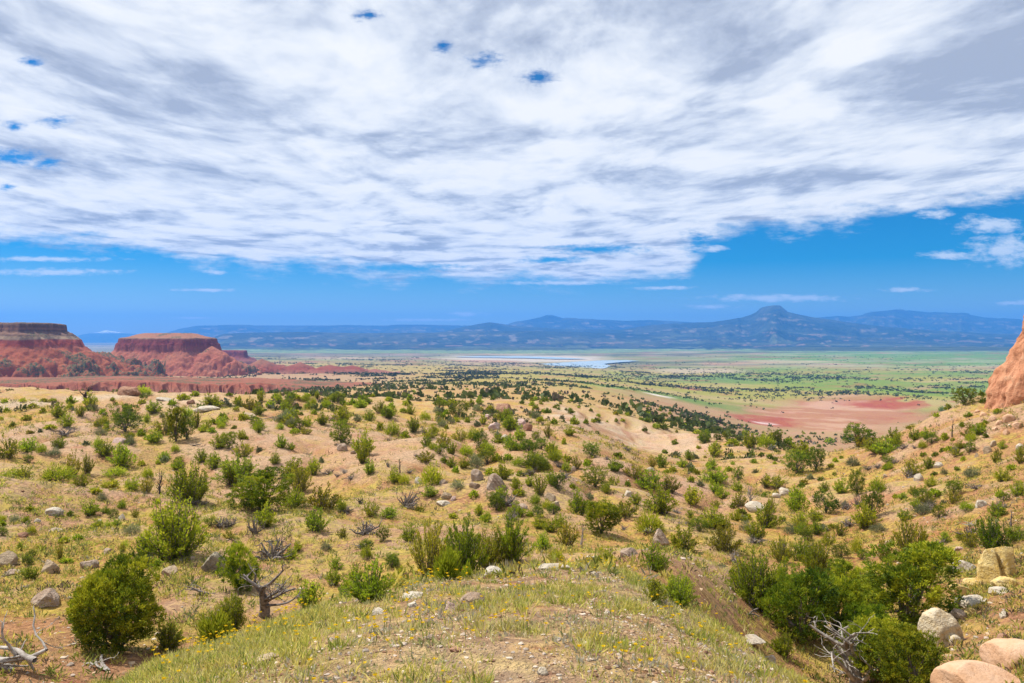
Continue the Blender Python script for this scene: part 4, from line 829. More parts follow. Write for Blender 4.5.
ROCKS = [
 (1003, 580, 38, 42, R_YEL, 'split yellow boulder with a dark cleft, tallest of the pale boulders', dict(fn=split_fn, cuts=7, rough=.08, sub=5, rz=0, smooth=True)),
 (947, 646, 42, 44, R_CRM, 'carved cream boulder with a rounded knob in a hollow', dict(fn=knob_fn, cuts=6, rough=.07, sub=5, rz=0, smooth=True)),
 (968, 571, 26, 13, R_WHT, 'long white slab resting beside the split yellow boulder', dict(rz=.2)),
 (985, 571, 12, 11, R_YEL, 'small yellow block between the white slab and the split boulder', {}),
 (1008, 588, 24, 13, R_YEL, 'low yellow boulder under the split one', {}), (991, 581, 15, 10, R_WHT, 'pale rounded rock in front of the split yellow boulder', {}),
 (963, 595, 21, 14, R_YEL, 'squat yellow rock at the end of the boulder group', {}), (1002, 594, 20, 9, R_WHT, 'white flat rock below the low yellow boulder', {}),
 (981, 602, 38, 9, R_WHT, 'broad pale sheet of rock at the foot of the boulder group', dict(depth=1.1)), (975, 586, 18, 9, R_YEL, 'cream and yellow rock in the middle of the boulder group', {}),
 (972, 615, 12, 8, R_YEL, 'yellow chip of rock on the red soil above the carved boulder', {}), (1006, 617, 10, 7, R_WHT, 'small white rock on red scree above the orange slab', {}), (961, 622, 18, 16, R_GREY, 'grey rock wedged behind the carved knob boulder', {}),
 (1004, 640, 12, 8, R_RED, 'brick red rock on the scree above the orange slab', {}),
 (1000, 700, 92, 42, R_ORG, 'huge smooth orange sandstone slab in the lower corner', dict(cuts=5, rough=.05, sub=5, depth=.9, rz=.1, smooth=True, sink=.3)), (1024, 662, 56, 26, R_ORG, 'smooth pale orange dome of rock behind the huge orange slab', dict(cuts=5, rough=.05, sub=5, rz=-.1, smooth=True, sink=.3)),
 (799, 592, 16, 13, R_YEL, 'pale yellow rounded rock in the gully between the junipers', dict(cuts=5)), (757, 511, 21, 9, R_WHT, 'humped white rock at the foot of the bleached dead tree', dict(cuts=4, rough=.08)),
 (786, 495, 12, 8, R_WHT, 'larger of the twin white rocks on the slope', {}), (777, 498, 9, 6, R_WHT, 'smaller of the twin white rocks on the slope', {}),
 (920, 481, 9, 9, R_WHT, 'white pointed stone on the orange slope beside the grey dead shrub', {}), (940, 467, 11, 6, R_WHT, 'pale flat stone on the upper orange slope', {}), (988, 453, 9, 8, R_TAN, 'pale tan rock high on the orange slope below the spire', {}), (994, 446, 6, 6, R_TAN, 'small tan rock just behind another one below the spire', {}),
 (983, 506, 12, 7, R_WHT, 'whitish rock on the slope above the grey thorny shrub', {}), (977, 457, 4, 5, R_TAN, 'tiny pale stone standing on the orange slope', {}), (1021, 450, 7, 8, R_WHT, 'white stone at the foot of the spire slope', {}),
 (661, 547, 20, 20, R_GREY, 'jutting outcrop boulder with a shaded flank at the head of the red bank', dict(cuts=12, rough=.2, sink=.35)), (648, 533, 11, 5, R_WHT, 'flat white stone on top of the outcrop', {}), (630, 556, 20, 9, R_GREY, 'grey broken rock below the jutting outcrop boulder', {}),
 (595, 560, 9, 5, R_WHT, 'small white rock on the bare top of the red bank', {}), (594, 577, 10, 6, R_WHT, 'white stone in the grass on the knoll crest', {}), (556, 569, 36, 6, R_WHT, 'long pale ledge of rock along the knoll crest', dict(depth=.5)),
 (495, 577, 24, 12, R_WHT, 'whitish rock on the knoll crest beside yellow flowers', {}), (472, 606, 29, 15, R_GREY, 'pinkish grey rock with lichen in the grass of the knoll', {}), (451, 611, 14, 10, R_PNK, 'pink weathered stone against the pinkish grey rock', {}), (412, 598, 22, 6, R_WHT, 'pale flat rock in the tall grass of the knoll', {}), (412, 607, 10, 5, R_WHT, 'small pale stone in front of the flat rock on the knoll', {}),
 (750, 644, 36, 5, R_WHT, 'large pale rock sheet on the far rim of the knoll', dict(depth=.7)), (770, 664, 14, 9, R_WHT, 'pale stone on the rim of the knoll above the thicket', {}), (265, 662, 20, 7, R_TAN, 'flat tan stone with orange underside in the grass', {}), (378, 614, 15, 6, R_WHT, 'pale stone on the grassy edge of the knoll', {}),
 (593, 627, 7, 7, R_GREY, 'small blue-grey stone on the gravel of the knoll', {}), (634, 646, 8, 5, R_WHT, 'small white stone on the gravel of the knoll', {}), (543, 675, 12, 8, R_WHT, 'white stone at the near edge of the knoll', {}), (430, 640, 10, 6, R_GREY, 'pale chipped stone on the trodden gravel', {}), (455, 652, 12, 5, R_RED, 'brown stone with a shaded edge on the gravel', {}),
 (496, 489, 20, 16, R_GREY, 'big grey-pink boulder on the tan slope', dict(cuts=10, sub=5)), (477, 481, 13, 12, R_GREY, 'pale grey block just behind the big grey-pink boulder', {}), (474, 488, 11, 6, R_GREY, 'low pale rock beside the big grey-pink boulder', {}), (446, 499, 11, 7, R_TAN, 'tan rock with a dark underside on the slope', {}), (442, 506, 15, 5, R_WHT, 'flat white rock on the slope by the dead branches', {}), (453, 501, 6, 5, R_PNK, 'small pink stone next to the tan rock', {}), (443, 484, 9, 5, R_GREY, 'pale rock in front of the bright rounded bush', {}), (418, 484, 8, 7, R_WHT, 'white rock at the foot of the bright rounded bush', {}),
 (550, 501, 14, 8, R_TAN, 'tan rock beside the low yellow-green bush', {}), (555, 509, 10, 8, R_TAN, 'tan rock under the low yellow-green bush', {}), (629, 497, 9, 7, R_WHT, 'white stone on the grassy slope among shrubs', {}), (522, 510, 13, 7, R_GREY, 'greyish rock on the ribbed slope', {}), (651, 472, 9, 5, R_WHT, 'white rock among shrubs under the pink bluff', {}), (574, 471, 6, 5, R_GREY, 'grey stone on the slope beyond the grassy spur', {}),
 (521, 428, 12, 11, R_PNK, 'taller of the pink boulder pair on the skyline of the slope', dict(cuts=10)), (528, 431, 10, 9, R_RED, 'shaded red boulder leaning on the taller pink one', dict(cuts=10)), (505, 413, 18, 11, R_RED, 'red-brown outcrop crest of jagged rock', dict(cuts=13, rough=.25)), (494, 430, 12, 8, R_PNK, 'pale pink rock in front of the red-brown outcrop', {}), (505, 441, 8, 7, R_WHT, 'white rock on the stony slope under the outcrop', {}), (486, 419, 7, 5, R_PNK, 'small pink rock beside the red-brown outcrop', {}),
 (126, 395, 24, 10, R_RED, 'red-brown boulder with a flat top beside the bright bush on the bench', dict(cuts=10)), (118, 443, 13, 6, R_PNK, 'flat rock with a dark overhang on the bench', {}), (205, 411, 26, 5, R_WHT, 'pale rock ledge along the far bench', dict(depth=.6)), (162, 401, 20, 4, R_WHT, 'flat pale ledge near the end of the dirt road', dict(depth=.6)), (248, 417, 16, 5, R_TAN, 'tan ledge at the edge of the far bench', dict(depth=.6)), (190, 404, 8, 5, R_RED, 'small red rock on the far bench', {}), (342, 451, 11, 8, R_GREY, 'grey rock below the bench junipers with a shaded foot', {}), (353, 454, 6, 4, R_GREY, 'small grey rock under the tall leafy shrub', {}),
 (43, 606, 30, 15, R_GREY, 'big flat-topped rock on the stony slope beside the lone juniper', dict(cuts=12)), (48, 573, 17, 14, R_TAN, 'overhanging tan rock with a dark hollow beneath', {}), (3, 566, 20, 14, R_TAN, 'tan slab at the picture edge on the stony slope', {}), (9, 576, 20, 6, R_GREY, 'grey slab below the tan slab on the stony slope', {}), (53, 532, 16, 5, R_TAN, 'long low tan rock on the stony slope', {}), (87, 568, 18, 8, R_GREY, 'grey rock half behind the lone juniper', {}), (27, 588, 9, 4, R_GREY, 'small grey rock above the big flat-topped rock', {}),
 (52, 515, 18, 8, R_WHT, 'pale rock on the brow', {}), (99, 525, 7, 7, R_WHT, 'small white rock on the brow near the leafy shrub', {}), (121, 520, 8, 7, R_WHT, 'small white rock on the brow in front of the loose shrub', {}), (37, 523, 6, 5, R_WHT, 'white pebble-like rock on the brow below the pale one', {}), (20, 537, 12, 5, R_RED, 'reddish rock on the stony slope', {}), (108, 554, 12, 6, R_GREY, 'low grey rock above the lone juniper', {}),
 (213, 573, 24, 26, R_MOT, 'mottled lichen boulder under the loose shrub', dict(cuts=11, sub=5)), (169, 575, 16, 9, R_TAN, 'flat cream rock in the shade between the juniper and the boulder', {}), (192, 560, 6, 4, R_TAN, 'small tan stone beside the mottled boulder', {}),
 (890, 545, 8, 5, R_TAN, 'small tan rock below the olive shrub on the slope', {}), (960, 550, 9, 4, R_PNK, 'small pink rock above the white slab', {}), (885, 478, 5, 5, R_TAN, 'tan stone beside the yellow-green bush on the slope', {}), (868, 556, 8, 5, R_RED, 'dark red rock on the slope above the broad juniper', {}),
]
for n_, (cx, by, w, h, mt, lab, kw) in enumerate(ROCKS):
    put_rock('boulder' if w >= 16 else 'rock', cx, by, w, h, mt, lab, 900+n_, **{'sub': 4 if w >= 14 else 3, 'sink': .34, 'cat': 'boulder' if w >= 16 else 'rock', 'group': 'rocks lying on the slopes', **kw})

# the red spire above the slope
def spire():
    D0 = 62.; k = D0/F; nz, nt_ = 90, 260; th = np.linspace(0, 2*math.pi, nt_, endpoint=False); zz = np.linspace(-9.5, 11.5, nz)
    T, Zq = np.meshgrid(th, zz); row = HY-Zq/k
    rad = np.interp(row, [180, 230, 290, 335, 372, 400, 420, 460], [6, 26, 46, 58, 75, 86, 92, 100])*k
    fl = ridged(T*2.6, Zq*.05, 300, 3); r = rad*(1+.13*(fl-.55)*2)+.55*(fbm(T*5, Zq*.35, 301, 4)-.5)*2+.45*(fbm(T*14, Zq*1.1, 302, 4)-.5)*2-.5*ridged(T*7, Zq*.22, 303, 3)**3
    r = r-1.5*np.exp(-((T-(3.58+.02*Zq))/.075)**2)*sstep(-6.2, -4.2, Zq)*(1-sstep(-2.4, -.6, Zq))-.45*np.exp(-((T-3.78)/.05)**2)*(Zq < -3.2)
    cx = (1087-CX)*k*(D0+5)/D0; V = np.stack([cx+np.cos(T)*r, D0+5+np.sin(T)*r, Zq], -1).reshape(-1, 3)
    m, t, b = material('red_spire_rock', .95); p = t.new('ShaderNodeNewGeometry').outputs['Position']; mp = t.new('ShaderNodeMapping'); mp.inputs['Scale'].default_value = (1, 1, .16); t.l.new(p, mp.inputs[0])
    n = t.noise(mp.outputs[0], 1.3, 6, .65); n2 = t.noise(p, .9, 5, .6)
    c = t.mix(t.maprange(n, .3, .7), (.40,.165,.085,1), (.56,.28,.16,1)); c = t.mix(t.math('MULTIPLY', t.maprange(n2, .55, .7), .5), c, (.50,.34,.22,1)); t.l.new(c, b.inputs['Base Color']); bump(t, b, t.math('ADD', n, n2), .9, .35)
    top = np.array([[cx, D0+5, 11.9]]); V = np.concatenate([V, top]); Fq = grid_faces(nz, nt_, True); i = np.arange(nt_); cap = np.stack([(nz-1)*nt_+i, (nz-1)*nt_+(i+1) % nt_, np.full(nt_, nz*nt_)], 1)
    o = link('rock_spire', mesh_np('rock_spire', V, [Fq, cap], None, True), m); tag(o, 'tall fluted red rock spire rising from the orange slope at the picture edge', 'rock spire'); return o
spire()
for n_, (cx, by, w, h) in enumerate([(984, 416, 7, 5), (992, 421, 10, 7), (1001, 424, 8, 5), (1011, 421, 12, 9), (1019, 428, 9, 6), (996, 430, 6, 4), (1008, 434, 7, 5), (978, 412, 5, 3)]):
    put_rock('rubble_block', cx, by, w, h, R_ORG, 'orange block of rubble at the foot of the red spire', 1300+n_, 3, cat='rock', cuts=11, rough=.2, sink=.34, group='rubble at the foot of the spire')
# ------------------------------------------------------------------ more small shrubs over the middle slopes (seen as dots), the largest as things, the rest as scrub
taken = np.array([(s[0], s[1]-s[3]*.4, max(s[2], s[3])) for s in SPOTS])
rngp = np.random.default_rng(77); extra = []
def free(px, py, r): 
    return not np.any(((taken[:, 0]-px)/(taken[:, 2]*.55+r))**2+((taken[:, 1]-py)/(taken[:, 2]*.4+r))**2 < 1)
N = 0
ZN = [  # picture box, count, metres high
 ((250, 388, 560, 430), 120, (.7, 1.7)), ((420, 400, 700, 470), 70, (.5, 1.2)), ((640, 405, 790, 445), 60, (1.0, 2.2)), ((760, 430, 880, 448), 34, (1.2, 2.4)), ((0, 400, 330, 470), 60, (.4, .9)), ((480, 455, 780, 540), 56, (.35, .8)), ((770, 455, 1010, 560), 48, (.3, .75)), ((880, 405, 1015, 460), 20, (.35, .8)), ((0, 500, 420, 600), 40, (.25, .45))]
cand = []
for (x0, y0, x1, y1), n, (h0, h1) in ZN:
    k = 0; tries = 0
    while k < n and tries < n*8:
        tries += 1; px = rngp.uniform(x0, x1); py = rngp.uniform(y0, y1)
        if not free(px, py, 3) or (552 < px < 694 and 423 < py < 457 and rngp.random() < .9): continue
        x, y, z = cast(px, py); h = rngp.uniform(h0, h1)
        if abs(HY-F*z/y-py) > 1.5 or h*F/y < 2.2: continue
        k += 1; cand.append((px, py, x, y, z, h)); 
    N += k
cand.sort(key=lambda c: -c[5]/c[3])
def zone(px, py, y):
    if px > 770 and py > 455 or px > 880: return 'on the orange slope below the spire'
    if px < 420 and py > 500: return 'on the stony slope before the brow'
    if px < 330 and py < 470 and y < 140: return 'on the bench below the dirt road'
    if px > 640 and py < 448: return 'on the flat before the red clay'
    if py > 455: return 'on the slope beyond the knoll'
    return 'on the plain running out towards the lake'
for n_, (px, py, x, y, z, h) in enumerate(cand):
    T = 'MJOMSJMB'[n_ % 8] if y < 140 else 'JJMJMOJM'[n_ % 8]
    wd = h*rngp.uniform(.95, 1.5); h *= 1.15; wd *= 1.2; nm = {'J': 'low_juniper', 'S': 'sage_bush', 'B': 'low_bush'}.get(T, 'low_shrub')
    if h*F/y > 8.5:
        o = bpy.data.objects.new(nm, None); COL.objects.link(o); o.empty_display_size = .2
        for pn, me_, mt in lib((T.lower(), n_ % NVAR[T.lower()])): link(pn, me_, mt, o)
    else:
        pr = TINY[T][n_ % 4][0]; o = link(nm, pr[1], pr[2])
    o.location = (x, y, z-.04*h); o.scale = (wd, wd, h); o.rotation_euler = (0, 0, rngp.uniform(0, 6.28))
    tag(o, {'J': 'small dark juniper dot', 'M': 'small green shrub', 'O': 'small olive shrub', 'B': 'small yellow-green bush', 'S': 'small grey-green sage bush', 'G': 'small green shrub'}[T]+' '+zone(px, py, y), 'juniper' if T == 'J' else 'shrub', 'small shrubs '+zone(px, py, y))

k = 0
while k < 34:                                          # grey leafless brush between the shrubs
    px, py = rngp.uniform(180, 1000), rngp.uniform(445, 560)
    if not free(px, py, 2): continue
    x, y, z = cast(px, py)
    if y < 20 or abs(HY-F*z/y-py) > 1.5: continue
    w = rngp.uniform(.5, 1.15); k += 1; me_ = DEADM['bush'][k % 4]; o = link('dead_brush', me_); o.location = (x, y, z); o.scale = (w*1.3, w*1.3, w*.6); o.rotation_euler = (0, 0, rngp.uniform(0, 6.28))
    tag(o, 'low grey leafless brush '+zone(px, py, y), 'dead shrub', 'grey brush '+zone(px, py, y))
def clumps(name, pos, hw, hh, cols, n_leaf, seed, mat, L=.55, W=.34):
    """many small separate clumps of leaves in one mesh"""
    rng = np.random.default_rng(seed); m = len(pos); q = np.repeat(np.arange(m), n_leaf); d = rdirs(len(q), rng); d[:, 2] = np.abs(d[:, 2])
    s = rng.uniform(.2, 1, len(q))**.6; P = pos[q]+d*np.stack([hw[q], hw[q], hh[q]], 1)*s[:, None]*np.array([[.48, .48, .8]]); dr = unit(d*.6+np.array([[0, 0, .5]])+rdirs(len(q), rng)*.7)
    c = cols[q]*rng.uniform(.6, 1.5, (len(q), 1)); V, Fc, C_ = blades(P, dr, hh[q]*L*rng.uniform(.6, 1.1, len(q)), hh[q]*W, c, rng)
    link(name, mesh_np(name, V, Fc, C_), mat, kind='stuff')
# scrub of the far plain: sown by bands and thickets
rng = np.random.default_rng(5); n = 150000; pxs = rng.uniform(-60, 1090, n); Ds = np.exp(rng.uniform(math.log(230), math.log(5600), n))
xs, ys = (pxs-CX)/F*Ds, Ds; zs = ground(xs, ys)
band = fbm(pxs/170, np.log(Ds)*13, 401, 4); clus = fbm(xs/60, ys/110, 402, 3)
den = sstep(.52, .63, band)*1.15+.05; den = den*sstep(.42, .60, clus)*1.25+.03
den = den*np.where(pxs > 730, .65, 1)+.30*np.exp(-((pxs-600)/75)**2-((np.log(Ds/1010))/.06)**2)
right = pxs > 640
den = np.where(right&(Ds > 650)&(Ds < 1250), den*.22+.5*np.exp(-((np.log(Ds/1330))/.05)**2), den)
for (c, d_, w_, s_, a_) in [(880, 1480, 90, .03, 1.0), (900, 2050, 110, .03, 1.0), (700, 1500, 90, .05, .8), (560, 4000, 60, .09, 1.2), (960, 1700, 70, .04, .9), (690, 2100, 80, .10, .9), (590, 1010, 60, .05, .9), (700, 1060, 60, .05, .5), (800, 1300, 60, .05, .7), (540, 1450, 70, .05, .8), (470, 1300, 60, .06, .7), (760, 2500, 60, .10, .8), (880, 3000, 140, .02, .7), (820, 5000, 100, .05, .8), (400, 900, 60, .10, .7), (360, 620, 60, .12, .6)]:
    den = den+a_*np.exp(-((pxs-c)/w_)**2-((np.log(Ds/d_))/s_)**2)*sstep(.35, .5, clus+.15*rng.random(n))
rc_ = np.clip(1-np.sqrt(((pxs-838)/118)**2+(np.log(Ds/1000)/.42)**2), 0, 1); den = den*(1-.85*sstep(.05, .35, rc_))
lake_ = np.clip(1-np.sqrt(((pxs-560)/150)**2+(np.log(Ds/4700)/.26)**2), 0, 1); den = den*(1-sstep(.05, .2, lake_))
den = den*(1-sstep(2200, 5600, Ds)*.45)*(1-.7*right*sstep(2600, 3200, Ds))
keep = rng.random(n) < den*.62*np.clip((Ds/1500)**1.15, .02, 1); xs, ys, zs, pxs, Ds = xs[keep], ys[keep], zs[keep], pxs[keep], Ds[keep]
hh = rng.uniform(1.2, 3.2, len(xs))*(1+.5*sstep(900, 2500, Ds)); hw = hh*rng.uniform(1.1, 2.0, len(xs))*(1+.8*sstep(1200, 3000, Ds))
ty = rng.random(len(xs))[:, None]; cols = np.where(ty < .62, np.where(Ds[:, None] > 900, np.array([[.032,.046,.018]]), np.array([[.07,.095,.024]])), np.where(ty < .86, np.array([[.10,.125,.03]]), np.array([[.13,.11,.075]])))
rip = np.exp(-((pxs-660)/130)**2-((np.log(Ds/1020))/.08)**2)+np.exp(-((pxs-930)/110)**2-((np.log(Ds/1430))/.02)**2)
cols = np.where((rng.random(len(xs)) < np.clip(rip, 0, .7))[:, None], np.array([[.075,.135,.025]]), cols)
clumps('scrub_vegetation', np.stack([xs, ys, zs], 1), hw, hh, cols, 10, 6, M_SCRUB, .62, .5)
# scrub between the bench and the badlands, on the nearer plain
n = 5200; pxs = rng.uniform(-40, 800, n); Ds = np.exp(rng.uniform(math.log(95), math.log(520), n)); xs, ys = (pxs-CX)/F*Ds, Ds; zs = ground(xs, ys)
clus = fbm(xs/16, ys/22, 411, 3); ok = (rng.random(n) < sstep(.40, .66, clus)*.55*(1-.9*sstep(540, 570, pxs)*(1-sstep(690, 720, pxs))*sstep(100, 115, Ds)*(1-sstep(208, 220, Ds))*1.08))
xs, ys, zs, pxs, Ds = xs[ok], ys[ok], zs[ok], pxs[ok], Ds[ok]; hh = rng.uniform(.35, 1.0, len(xs))*(1+.5*sstep(200, 500, Ds)); ty = rng.random(len(xs))[:, None]
cols = np.where(ty < .35, np.array([[.075,.095,.026]]), np.where(ty < .65, np.array([[.14,.165,.038]]), np.where(ty < .85, np.array([[.17,.15,.07]]), np.array([[.14,.15,.10]]))))
clumps('low_vegetation', np.stack([xs, ys, zs], 1), hh*rng.uniform(1., 1.8, len(xs)), hh, cols, 26, 8, M_SCRUB, .5, .28)
# little herbs and dry tufts over the near slopes
n = 100000; pxs = rng.uniform(-140, 1130, n); Ds = np.exp(rng.uniform(math.log(9), math.log(110), n)); xs, ys = (pxs-CX)/F*Ds, Ds
clus = fbm(xs/2.2, ys/2.8, 421, 3)*.55+fbm(xs/11, ys/14, 422, 3)*.45; b_ = np.clip(1-np.sqrt(((pxs-285)/130)**2+(np.log(Ds/66)/.4)**2), 0, 1)
ok = rng.random(n) < (sstep(.42, .62, clus)*.62+.05)*(1-.75*sstep(0, .4, b_))*(.5+.5*sstep(16, 30, Ds)); xs, ys, pxs, Ds = xs[ok], ys[ok], pxs[ok], Ds[ok]; zs = ground(xs, ys)
hh = rng.uniform(.07, .20, len(xs))*(1+.9*sstep(30, 90, Ds)); ty = rng.random(len(xs))[:, None]
cols = np.where(ty < .34, np.array([[.50,.41,.09]]), np.where(ty < .62, np.array([[.30,.31,.055]]), np.where(ty < .84, np.array([[.15,.18,.04]]), np.where(ty < .92, np.array([[.24,.22,.14]]), np.array([[.12,.085,.055]])))))
clumps('low_vegetation', np.stack([xs, ys, zs-.01], 1), hh*rng.uniform(1., 2.2, len(xs)), hh, cols, 12, 9, M_GRASS, .7, .13)

# ------------------------------------------------------------------ grass of the knoll
def grass(name, n, dens, seed, blades_per, hr, cols, wd=.006, spread=.07, dr=(3.2, 13)):
    rng = np.random.default_rng(seed); pxs = rng.uniform(-60, 1000, n); Ds = np.sqrt(rng.uniform(dr[0]**2, dr[1]**2, n)); xs, ys = (pxs-CX)/F*Ds, Ds
    d = dens(pxs, Ds, xs, ys); ok = rng.random(n) < d; xs, ys = xs[ok], ys[ok]; m = len(xs)
    q = np.repeat(np.arange(m), blades_per); off = rng.normal(size=(len(q), 2))*spread*.5; bx, by = xs[q]+off[:, 0], ys[q]+off[:, 1]; bz = ground(bx, by)-.005
    H = (rng.uniform(*hr, m)[q])*rng.uniform(.5, 1.1, len(q)); lean = np.stack([off[:, 0]/spread*.7, off[:, 1]/spread*.7, np.ones(len(q))], 1)+rdirs(len(q), rng)*.33; dr_ = unit(lean)
    P = np.stack([bx, by, bz], 1); side = unit(np.cross(dr_, rdirs(len(q), rng)))*wd*(1+.06*ys[q][:, None]); mid = P+dr_*H[:, None]*.55; bend = rdirs(len(q), rng)*.18*H[:, None]; bend[:, 2] -= .10*H
    V = np.stack([P-side, P+side, mid+side*.8, P+dr_*H[:, None]+bend, mid-side*.8], 1).reshape(-1, 3); cc = np.array(cols); c = cc[rng.integers(0, len(cc), m)][q]*rng.uniform(.7, 1.3, (len(q), 1))
    link(name, mesh_np(name, V, np.arange(len(q)*5).reshape(-1, 5), np.repeat(c, 5, 0)), M_GRASS, kind='stuff'); return xs, ys
def crest_row(px): return np.interp(px, [100,200,256,300,384,450,512,560,600,640,700,768,830], [683,645,625,607,588,578,572,566,566,580,603,642,683])
def knoll_d(px, D, x, y):
    row = HY-F*ground(x, y)/D; on = row > crest_row(px)-3
    rim = sstep(52, 10, row-crest_row(px)); n = fbm(x/.9, y/.9, 431, 3); n2 = fbm(x/.3, y/.3, 432, 2)
    leftg = rim*sstep(430, 300, px)*1.0; rightg = sstep(40, 8, row-crest_row(px)-4)*sstep(640, 700, px)*.40; fl = sstep(330, 180, px)*sstep(640, 690, row+.3*px)*.7
    mid_ = sstep(.46, .62, n)*.50*sstep(.38, .58, n2)+.06
    d = np.maximum.reduce([leftg*sstep(.30, .48, n), rightg*sstep(.36, .55, n), fl, mid_]); return np.where(on&(px > 90)&(px < 850), d, 0)
YG = [(.56,.50,.11), (.64,.55,.16), (.46,.47,.09), (.58,.52,.22)]
grass('grass', 30000, lambda px, D, x, y: knoll_d(px, D, x, y)*1.0, 441, 14, (.04, .12), YG, .0025)
grass('grass', 9000, lambda px, D, x, y: knoll_d(px, D, x, y)*.35, 442, 26, (.04, .11), [(.24,.30,.05), (.30,.34,.06), (.28,.31,.10)], .0026, .10)
grass('grass', 34000, lambda px, D, x, y: np.where(knoll_d(px, D, x, y) > 0, .20*sstep(.45, .6, fbm(x/.5, y/.5, 451, 2)), 0), 443, 10, (.025, .07), [(.48,.42,.22), (.38,.38,.17), (.56,.48,.22), (.42,.38,.28)], .006, .10)
grass('grass', 16000, lambda px, D, x, y: sstep(12, 16, D)*.35*sstep(.42, .6, fbm(x/1.6, y/1.6, 461, 3)), 444, 9, (.07, .20), YG+[(.22,.25,.05)], .006, .12, (12, 36))
# small yellow flowers
rng = np.random.default_rng(91); n = 3600; pxs = rng.uniform(150, 820, n); Ds = np.sqrt(rng.uniform(3.4**2, 11**2, n)); xs, ys = (pxs-CX)/F*Ds, Ds; row = HY-F*ground(xs, ys)/Ds
ok = (row > crest_row(pxs)-1)&(rng.random(n) < (sstep(.50, .66, fbm(xs/.8, ys/.8, 471, 3))*.45*sstep(790, 600, pxs)+.03)); xs, ys = xs[ok], ys[ok]; m = len(xs)
q = np.repeat(np.arange(m), 6); fh = rng.uniform(.06, .16, m); P = np.stack([xs, ys, ground(xs, ys)+fh], 1); th = np.tile(np.arange(6)/6*2*math.pi, m); dd = np.stack([np.cos(th), np.sin(th), np.full(len(th), .35)], 1)
V, Fc, C_ = blades(P[q], unit(dd), .017, .010, np.tile([[.75,.52,.01]], (len(q), 1)), rng, 1.); st = np.stack([xs, ys, ground(xs, ys)-.01], 1); V2, F2, C2 = blades(st, unit(np.tile([[0., 0, 1]], (m, 1))+rdirs(m, rng)*.02), fh+.01, .004, np.tile([[.16,.2,.04]], (m, 1)), rng)
link('wildflowers', mesh_np('wildflowers', np.concatenate([V, V2]), np.concatenate([Fc, F2+len(V)]), np.concatenate([C_, C2])), leaf_material('flower_petals', .4, 0, 0), kind='stuff')
# ------------------------------------------------------------------ gravel and small stones
rng = np.random.default_rng(95)
def gravel(n, dfun, sizes, seed, dr, cols):
    rng = np.random.default_rng(seed); pxs = rng.uniform(-120, 1110, n); Ds = np.exp(rng.uniform(math.log(dr[0]), math.log(dr[1]), n)); xs, ys = (pxs-CX)/F*Ds, Ds; ok = rng.random(n) < dfun(pxs, Ds, xs, ys); xs, ys, Ds = xs[ok], ys[ok], Ds[ok]; m = len(xs)
    V0, F0 = ICO[1]; s = sizes[0]*(sizes[1]/sizes[0])**(rng.random(m)**2.2)*(.5+.5*Ds/dr[1]*2); jit = 1+.35*rng.normal(size=(m, len(V0), 1)).clip(-1.4, 1.4)*.7
    sc3 = np.stack([np.ones(m), rng.uniform(.6, 1.2, m), rng.uniform(.35, .75, m)], 1); an = rng.uniform(0, 6.28, m); V = V0[None]*jit*sc3[:, None]*s[:, None, None]*.5
    ca, sa = np.cos(an)[:, None], np.sin(an)[:, None]; V = np.stack([V[..., 0]*ca-V[..., 1]*sa, V[..., 0]*sa+V[..., 1]*ca, V[..., 2]], -1)+np.stack([xs, ys, ground(xs, ys)+s*.08], 1)[:, None]
    cc = np.array(cols)[rng.integers(0, len(cols), m)]*rng.uniform(.75, 1.2, (m, 1)); Fc = (F0[None]+(np.arange(m)*len(V0))[:, None, None]).reshape(-1, 3)
    mm, t, b = material('gravel_stone', .95); t.l.new(attr(t), b.inputs['Base Color']); link('gravel', mesh_np('gravel', V.reshape(-1, 3), Fc, np.repeat(cc, len(V0), 0)), mm, kind='stuff')
GCOL = [(.60,.49,.38), (.20,.11,.065), (.42,.29,.19), (.36,.23,.14), (.48,.39,.30), (.28,.16,.095), (.38,.31,.25)]
gravel(42000, lambda px, D, x, y: np.where(HY-F*ground(x, y)/D > crest_row(px), .75, 0)*(.25+.75*sstep(.42, .6, fbm(x/.9, y/.9, 481, 3))), (.011, .05), 96, (3.2, 12), GCOL)
gravel(22000, lambda px, D, x, y: .06+.5*sstep(.48, .64, fbm(x/4, y/5, 482, 3))+.35*(px < 130)*(D < 26)+.45*(px > 940)*(D < 20)+.22*(px > 860)*(D < 75), (.04, .22), 97, (12, 120), [(.44,.31,.19), (.38,.24,.13), (.52,.43,.32), (.30,.16,.09), (.40,.32,.25)])
# ------------------------------------------------------------------ haze
HAZE_D = 7.2e-5
bm = bmesh.new(); bmesh.ops.create_cube(bm, size=1)
for v in bm.verts: v.co = Vector((v.co.x*49600, v.co.y*49600, (v.co.z+.5)*(720+260)-260))
me = bpy.data.meshes.new('haze'); bm.to_mesh(me); bm.free()
m = bpy.data.materials.new('haze_air'); m.use_nodes = True; nt = m.node_tree; nt.nodes.remove(nt.nodes['Principled BSDF'])
pv = nt.nodes.new('ShaderNodeVolumePrincipled'); pv.inputs['Color'].default_value = (.085,.365,1,1); pv.inputs['Density'].default_value = HAZE_D; pv.inputs['Anisotropy'].default_value = .15
nt.links.new(pv.outputs[0], nt.nodes['Material Output'].inputs['Volume'])
link('haze', me, m, kind='stuff')

